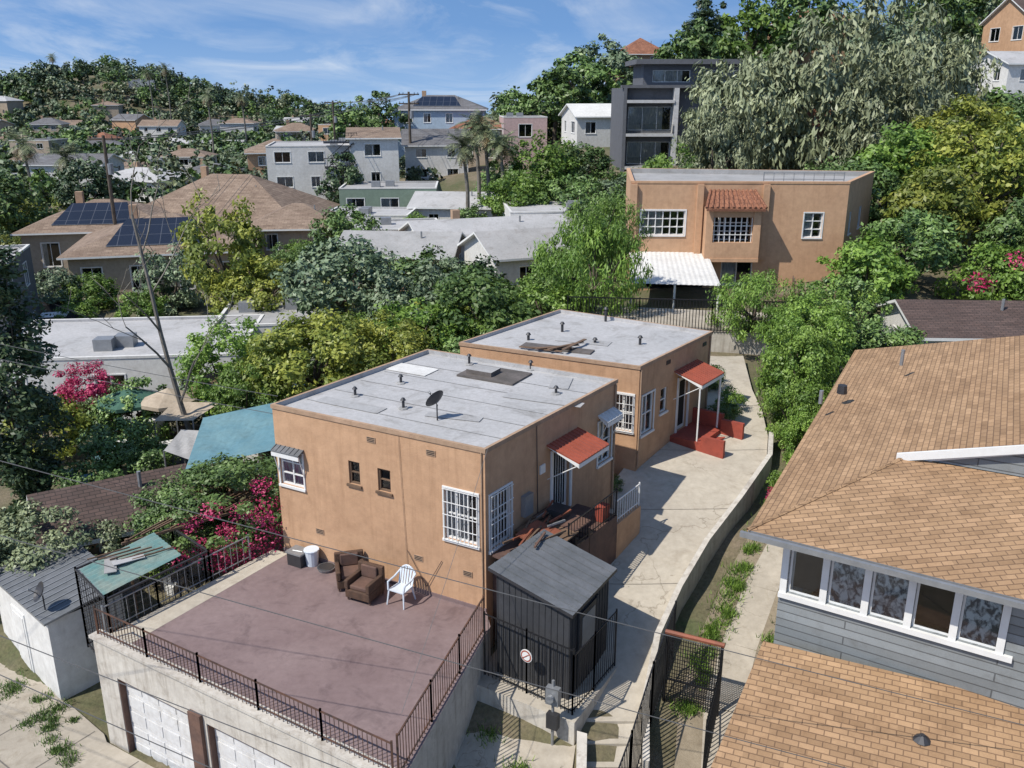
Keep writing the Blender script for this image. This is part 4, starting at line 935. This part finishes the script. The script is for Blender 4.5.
for x,y,z,a,b in((20.8,84,10.5,5.6,6.2),(27.5,84,12.0,6.8,7.2),(35,86,12.5,6.5,7.5),(17.5,80,8.2,3.4,4.2),(31,78,9,5.5,5.5),(40,90,13.,5.,5.5)):T('eucalyptus_tree','euc',x,y,z,a,b,'euc')
for x,y,z,a,b,l in((3.,90,5.2,4.2,3.2,'lime'),(7.,92,6.0,3.6,2.4,'mid'),(11.,92,3.6,3.0,1.8,'lime'),(-1.5,97,3.2,3.2,2.4,'mid'),(.5,84,3.6,3.3,2.8,'lime'),(5,84,3.4,3.5,2.6,'mid'),(9.5,86,3.6,3,2.,'grey')):T('ficus_hedge_tree','mid',x,y,z,a,b,l)
for x,y,z,a,b,l in((6.5,140,12.,5.,4.2,'mid'),(11,150,14,5.5,4.5,'mid'),(16,158,16,5.5,4.5,'grey'),(26,140,16.5,5,5,'mid'),(35,142,20,6,5.5,'lime'),(42,138,22,6,5,'mid'),(55,128,20.5,5.5,5.,'mid'),(31,155,20,5,5,'dark'),(48,120,17,6,5,'grey'),(62,136,22,5.5,4.,'mid'),(1.,146,9.5,4,3.4,'mid'),(-18.5,101,3.0,2.6,2.6,'dark'),(-19,135,8.5,3.4,3.2,'mid'),(-25,150,7,5,4,'mid'),(30,118,12,5,4,'mid'),(48,92,9,4.2,4,'mid')):T('hilltop_tree','far',x,y,z,a,b,l)
T('conifer_tree','column',29.5,150,20,2.6,5.5,'dark')
for x,y,z,a,b,l in((-52,92,2.2,4.5,4,'mid'),(-46,100,2.6,4,3.6,'dark'),(-38,62,.6,2.6,2.2,'mid'),(-23.5,61,.2,2.6,2.4,'grey'),(-12,58,1.6,3,2.6,'mid'),(-13,70,2.2,3,2.6,'mid'),(-6,56,1.4,3,2.4,'mid'),(-2,52,1.4,3,2.4,'dark'),(6,58,2.6,2.6,2.6,'mid'),(3,52,2.,2.6,2.2,'feather'),(7,68,3.2,3,2.8,'mid'),(12,72,5.2,3.2,3,'lime'),(15,70,5.4,3,2.6,'mid'),(-30,62,-.6,2.2,1.6,'lime')):T('garden_tree','mid',x,y,z,a,b,l)
random.seed(5)
k=0
while k<66:
    y=random.uniform(34,105);x=random.uniform(-.62*y,.1*y)
    if any((x-a)**2+(y-b)**2<(c-.5)**2 for a,b,c in BLOCK) or (x>-3 and y<37) or (-14<x<-6 and y<34):continue
    s=random.uniform(1.2,2.3);T('garden_tree','mid',x,y,g(x,y)+s*.8,s,s*.85,random.choice(['mid','lime','grey','yellow','feather']));k+=1
for x,y,z,a,b,l in((9.1,27.2,.6,.5,.5,'lime'),(8.6,26.3,.4,.4,.35,'pink'),(7.9,31.6,1.5,.5,.45,'mid'),(8.4,32.6,1.6,.5,.5,'lime'),(8.0,34.8,1.8,.7,.6,'mid'),(3.2,27.3,.6,.4,.35,'mid'),(-11.0,24.6,-.6,.8,.7,'lime'),(-12.4,24.9,-.8,.8,.7,'olive'),(-9.4,33.2,.2,1.2,.9,'mid'),(-13.8,31.4,-.3,1,.8,'mid'),(-15.5,32.5,-.3,1.3,1.1,'mid'),(-15.3,29.6,-.6,1.1,.9,'mid'),(-11.5,35.6,.3,1.,.8,'feather')):
    T('shrub','shrub',x,y,z,a,b,l)
T('pink_oleander_bush','near',-18.6,37.5,.1,1.6,1.3,'pink');T('pink_oleander_bush','near',-17.4,36.,-.3,1.0,.9,'mid')
rng=np.random.default_rng(8)
C=np.array([(-7.3,23.95,.9),(-7.6,23.75,.4),(-8.0,23.6,0),(-8.6,23.4,.1),(-7.2,24.2,1.3),(-7.9,24.,1.2),(-9.0,23.3,.4),(-7.6,23.65,-.3),(-8.3,23.6,.8),(-9.6,23.3,.2),(-7.0,24.3,.4),(-8.8,23.9,1.3),(-7.5,24.6,1.8),(-9.4,23.7,.9),(-7.9,23.7,.5),(-8.5,23.5,-.2),(-7.15,24.1,.0),(-8.1,23.7,.2)])
co,f,sh=leaves(rng,C,rng.uniform(.3,.7,18),190,.085,outc=np.array([-8.7,26,.2]));o=bpy.data.objects.new('bougainvillea_flowers',mesh_arrays('bougainvillea_flowers',co,f,sh,[LEAF['pink']]));COL.objects.link(o)
C=np.array([(30.5,50,5.2),(32,50.5,6.2),(31.5,49.6,5.5),(33,52,6.8),(30.,49.5,4.2),(26.5,46.5,4.6),(24.,45.5,3.6),(31,52,7.6),(32.5,52,7.9)])
co,f,sh=leaves(rng,C,np.array([.8]*9),110,.2);o=bpy.data.objects.new('pink_flower_vine',mesh_arrays('pink_flower_vine',co,f,sh,[LEAF['pink']]));COL.objects.link(o)
def grass(name,spots,n,h,mat):
    P=[];
    for (x,y,z,r) in spots:
        q=rng.normal(size=(n,2))*r*.5;P.append(np.column_stack([x+q[:,0],y+q[:,1],np.full(n,z)]))
    P=np.vstack(P);m=len(P);a=rng.random(m)*6.28;l=rng.normal(size=(m,2))*h*.5;w=.014
    dx=np.column_stack([np.cos(a)*w,np.sin(a)*w,np.zeros(m)]);tp=P+np.column_stack([l,h*(.5+rng.random(m))])
    co=np.stack([P-dx,P+dx,tp+dx*.2,tp-dx*.2],1).reshape(-1,3)
    o=bpy.data.objects.new(name,mesh_arrays(name,co,np.arange(m*4).reshape(-1,4),rng.random(m),[mat]));COL.objects.link(o)
sp=[]
for k in range(60):
    t_=random.random()**.7;i=min(int(t_*5),4);u=t_*5-i;a,b=pth[i],pth[i+1]
    F=Frame(a[:2],b[:2]);q=F.p(u*F.L,lerp(a[2],b[2],u)+.13,random.choice([-.35,-.25,-.5,1.2,1.35])+random.uniform(-.12,.12));sp.append((*q,random.uniform(.15,.4)))
grass('grass',sp,200,.14,LEAF['lime'])
sp=[(random.uniform(-16,-11),0,0,.3) for _ in range(22)];sp=[(x,21.9-(x+14.2)*.86+random.uniform(-1.0,.3),-2.9,random.uniform(.12,.35)) for x,_,_,_ in sp]
sp+=[(-12.6+.4*random.random(),20.4-.5*random.random(),-2.9,.3) for _ in range(4)]
grass('grass',sp,90,.10,LEAF['feather'])
grass('grass',[(.1,16.9,-1.83,.3),(.4,16.4,-1.95,.3),(-.6,17.9,-1.72,.35),(-1.2,15.6,-2.3,.3),(.9,16.6,-1.9,.25)],160,.12,LEAF['lime'])
# =============== bare tree
def bare(name,x,y,z,H,seed=4):
    mb=MB();rnd=random.Random(seed)
    def br(p,d,L,r,dep,n=4,wob=.15):
        for k in range(n):
            d2=(d+Vector((rnd.uniform(-1,1),rnd.uniform(-1,1),rnd.uniform(-.3,.5)))*wob).normalized();q=p+d2*L/n;r2=max(.011,r*.88)
            mb.tube(p,q,max(r,.011),r2,BARKG,6 if r>.04 else 3,False)
            if dep>0 and k>0:
                a=rnd.uniform(0,6.28);s=Vector((math.cos(a),math.sin(a),rnd.uniform(.1,.8)));br(q,(d2*.6+s*.7).normalized(),(H*.26 if dep==4 else L*rnd.uniform(.5,.75)),max(.012,r2*.5),dep-1,3)
            p,d,r=q,d2,r2
    br(Vector((x,y,z)),Vector((-.09,.0,1)),H,.14,4,7,.05)
    return mb.build(name)
bare('bare_tree',-12.8,34,-1.8,10.5)
# =============== palms
def palm(name,x,y,z,h,R,seed):
    rnd=random.Random(seed);mb=MB();p=Vector((x,y,z-1));
    for k in range(6):
        q=Vector((x+.15*math.sin(k),y,z+h*(k+1)/6));mb.tube(p,q,.22-.012*k,.21-.012*k,BARKG,8,False);p=q
    for k in range(44):
        a=rnd.uniform(0,6.28);el=rnd.uniform(-.9,1.3);pr=p.copy();d=Vector((math.cos(a)*math.cos(el),math.sin(a)*math.cos(el),math.sin(el)));L=R*rnd.uniform(.8,1.1)
        for i in range(7):
            d=(d+Vector((0,0,-.2))).normalized();q=pr+d*L/7;sd=d.cross(Vector((0,0,1))).normalized()
            for sg in(-1,1):
                for jx in range(2):
                    b=pr.lerp(q,jx*.5);w=(sd*sg*.8+d*.6+Vector((0,0,-.35))).normalized()*(R*.28*(1-abs(i-2.5)/5))
                    mb.poly([b,b+d*.08,b+w+d*.03,b+w-d*.03],LEAF['olive'] if el>-.3 else LEAF['dry'])
            pr=q
    o=mb.build(name);me=o.data;at=me.attributes.new('shade','FLOAT','FACE');at.data.foreach_set('value',np.random.default_rng(seed).random(len(me.polygons)).astype(np.float32));return o
for i,(x,y,h,R) in enumerate(((-4.4,88,8.6,2.3),(-2.4,89,10,2.4),(-.9,88,8.8,2.2),(-3.4,91,10.4,2.2),(-62,118,8,3),(-54,112,6.5,3),(-120,330,20,3.2),(-126,330,18,3.2),(-190,395,9,3),(-66,205,15,2.6),(-60,210,14,2.6))):
    palm('palm_tree',x,y,g(x,y),h,R,i)
# =============== distant tree mass
rng=np.random.default_rng(11);pts=[]
while len(pts)<2500:
    y=100+340*rng.random()**.8;x=rng.uniform(-.66*y-10,.66*y+10)
    if x>-8 and y<118:continue
    if x>0 and rng.random()<.4:continue
    if -34<x<-12 and y<111:continue
    if any((x-a)**2+(y-b)**2<(c-1.)**2 for a,b,c in BLOCK):continue
    pts.append((x,y))
pts=np.array(pts);gzv=gz(pts[:,0],pts[:,1])
allc,alls=[],[]
for (x,y),z in zip(pts,gzv):
    s=rng.uniform(1.5,3.4)*(1 if y<220 else 1.2)*(1.25 if z>4 else 1);hh=s*rng.uniform(.7,1.15);nc=14
    C=crown_clumps(rng,nc,s,s,hh,.35,.6)+np.array([x,y,z+hh*.75]);sz=.7 if y<200 else 1.0
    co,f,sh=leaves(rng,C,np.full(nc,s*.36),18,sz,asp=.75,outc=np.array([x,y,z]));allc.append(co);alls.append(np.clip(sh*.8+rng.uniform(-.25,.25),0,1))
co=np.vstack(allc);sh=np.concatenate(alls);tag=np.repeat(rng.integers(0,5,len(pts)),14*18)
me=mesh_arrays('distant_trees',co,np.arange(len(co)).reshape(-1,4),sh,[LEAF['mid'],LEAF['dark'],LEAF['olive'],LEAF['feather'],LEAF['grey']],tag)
o=bpy.data.objects.new('distant_trees',me);COL.objects.link(o)
# =============== utility poles and wires
def pole(name,x,y,z,h,arms=2):
    mb=MB();mb.tube((x,y,z-1),(x,y,z+h),.2,.14,BARK,8)
    for k in range(arms):
        zz=z+h-.4-k*1.1;mb.box(x,y,zz,2.6,.14,.16,BARK,.1)
        for i in(-1.15,-.7,.7,1.15):mb.tube((x+i,y,zz+.14),(x+i,y,zz+.34),.05,.035,DKMET,6)
    mb.tube((x+.3,y-.1,z+h-3.2),(x+.3,y-.1,z+h-2.3),.24,.24,GREYM,10)
    return mb.build(name)
pole('utility_pole',-12.9,118,3,9.8,2);pole('utility_pole',-27.,142,2,9.5,1);pole('utility_pole',-34.2,78,-3,12.4,1);pole('utility_pole',-27.5,128,0,10,1)
WIRE=plain('wire_insulation',(.13,.13,.13),.6)
def wire(mb,a,b,r=.012,sag=.4,n=16):
    a,b=Vector(a),Vector(b);pr=a
    for k in range(1,n+1):
        t=k/n;q=a.lerp(b,t)-Vector((0,0,4*sag*t*(1-t)));mb.tube(pr,q,r,r,WIRE,4,False);pr=q
mb=MB()
for a,b,s in(((-22,18,8.8),(10,14,1.6),.15),((-22,17,8.0),(8,13.5,.6),.18),((-22,17,7.2),(3,11.5,.2),.15),((-20,16.6,6.2),(-1,12.,.3),.1),((-22,25,7.8),(-6.6,24.0,4.8),.15),((-22,26,7.0),(-6.7,23.9,4.3),.15)):
    wire(mb,a,b,.009,s)
wire(mb,(-.6,20.6,4.6),(-2.2,15,1.2),.006,.1)
mb.build('overhead_wires')
mb=MB()
for o_ in(-1.15,-.7,.7,1.15):
    wire(mb,(-12.9+o_,118,12.5),(-34.2+o_,78,9.),.025,.8);wire(mb,(-12.9+o_,118,12.5),(-27+o_,142,11.3),.025,.4)
mb.build('overhead_wires')
# =============== cars
def car(name,x,y,z,yaw,paint):
    E=empty(name);mb=MB();gl=MB();c,s=math.cos(yaw),math.sin(yaw)
    def P(a,b,zz):return (x+a*c-b*s,y+a*s+b*c,z+zz)
    sec=[(-2.2,.45,.7,.75),(-2.1,.3,.9,.85),(-1.5,.28,.98,.88),(.9,.28,.95,.88),(1.9,.3,.82,.84),(2.2,.42,.65,.74)]
    for (a,l,h,w),(a2,l2,h2,w2) in zip(sec,sec[1:]):
        mb.hexa([P(a,-w,l),P(a2,-w2,l2),P(a2,w2,l2),P(a,w,l)],[P(a,-w,h),P(a2,-w2,h2),P(a2,w2,h2),P(a,w,h)],paint)
    gl.hexa([P(-1.9,-.8,.96),P(1.0,-.8,.93),P(1.0,.8,.93),P(-1.9,.8,.96)],[P(-1.4,-.62,1.42),P(.2,-.62,1.42),P(.2,.62,1.42),P(-1.4,.62,1.42)],DARK)
    mb.hexa([P(-1.42,-.64,1.41),P(.22,-.64,1.41),P(.22,.64,1.41),P(-1.42,.64,1.41)],[P(-1.35,-.58,1.47),P(.12,-.58,1.47),P(.12,.58,1.47),P(-1.35,.58,1.47)],paint)
    for a in(-1.35,1.35):
        for b in(-.86,.66):mb.tube(P(a,b,.33),P(a,b+.2,.33),.33,.33,BLACK,14)
    mb.build('body',E);gl.build('windows',E)
car('parked_car',-28.6,56,g(-28.6,56)+.1,.3,WHITE);car('parked_car',-32,60.6,g(-32,60.6)+.1,.3,DKMET);car('parked_car',-25,53.6,g(-25,53.6)+.1,.2,BLACK)
# =============== world, sun, camera
az=math.radians(238);el=math.radians(52)
w=bpy.data.worlds.new('World');sc.world=w;w.use_nodes=True;nt=w.node_tree;bg=nt.nodes['Background']
tc=N(nt,'ShaderNodeTexCoord').outputs['Generated']
va=N(nt,'ShaderNodeVectorMath',operation='ADD');nt.links.new(tc,va.inputs[0]);va.inputs[1].default_value=(0,0,.30)
vn=N(nt,'ShaderNodeVectorMath',operation='NORMALIZE');nt.links.new(va.outputs[0],vn.inputs[0])
sky=N(nt,'ShaderNodeTexSky');sky.sky_type='NISHITA';sky.sun_disc=False;sky.sun_elevation=el;sky.sun_rotation=az;sky.altitude=200;sky.air_density=1;sky.dust_density=.4;sky.ozone_density=2
nt.links.new(vn.outputs[0],sky.inputs[0])
tint=mixc(nt,1.,sky.outputs[0],(.95,1.15,1.3),'MULTIPLY')
sp=N(nt,'ShaderNodeSeparateXYZ');nt.links.new(tc,sp.inputs[0])
ad=N(nt,'ShaderNodeMath',operation='ADD');nt.links.new(sp.outputs[2],ad.inputs[0]);ad.inputs[1].default_value=.1
mx=N(nt,'ShaderNodeMath',operation='MAXIMUM');nt.links.new(ad.outputs[0],mx.inputs[0]);mx.inputs[1].default_value=.03
cb=N(nt,'ShaderNodeCombineXYZ')
for i in(0,1):
    dv=N(nt,'ShaderNodeMath',operation='DIVIDE');nt.links.new(sp.outputs[i],dv.inputs[0]);nt.links.new(mx.outputs[0],dv.inputs[1]);nt.links.new(dv.outputs[0],cb.inputs[i])
n1=noise(nt,mapping(nt,cb.outputs[0],(.6,.22,1),(0,0,.5)),1.5,8,.62,1.0)
n2=noise(nt,mapping(nt,cb.outputs[0],(1,1,1)),.35,4,.5)
a1=ramp(nt,n1,.44,.74);a2=ramp(nt,n2,.33,.6)
mm=N(nt,'ShaderNodeMath',operation='MULTIPLY');nt.links.new(a1,mm.inputs[0]);nt.links.new(a2,mm.inputs[1])
m8=N(nt,'ShaderNodeMath',operation='MULTIPLY');nt.links.new(mm.outputs[0],m8.inputs[0]);m8.inputs[1].default_value=.75
col=mixc(nt,m8.outputs[0],tint,(6.6,6.9,7.3))
hz_=N(nt,'ShaderNodeMapRange');hz_.inputs[1].default_value=-.02;hz_.inputs[2].default_value=.06;hz_.inputs[3].default_value=.35;hz_.inputs[4].default_value=0;nt.links.new(sp.outputs[2],hz_.inputs[0])
col=mixc(nt,hz_.outputs[0],col,(4.2,5.4,6.6))
nt.links.new(col,bg.inputs['Color']);bg.inputs['Strength'].default_value=.13
sl=bpy.data.lights.new('sun','SUN');sl.energy=5.0;sl.angle=math.radians(.5);sl.color=(1,.94,.845)
so=bpy.data.objects.new('sun',sl);COL.objects.link(so)
dv=Vector((math.sin(az)*math.cos(el),math.cos(az)*math.cos(el),math.sin(el)));so.rotation_euler=dv.to_track_quat('Z','Y').to_euler();so.location=(-20,-10,40)
cd=bpy.data.cameras.new('camera');cam=bpy.data.objects.new('camera',cd);COL.objects.link(cam);sc.camera=cam
cam.location=(0,0,13);cam.rotation_euler=(math.radians(90)-math.atan(294/900),0,0);cd.sensor_width=36;cd.lens=900/1024*36;cd.clip_end=6000;cd.clip_start=.1
sc.view_settings.view_transform='Standard';sc.view_settings.look='None';sc.view_settings.exposure=0
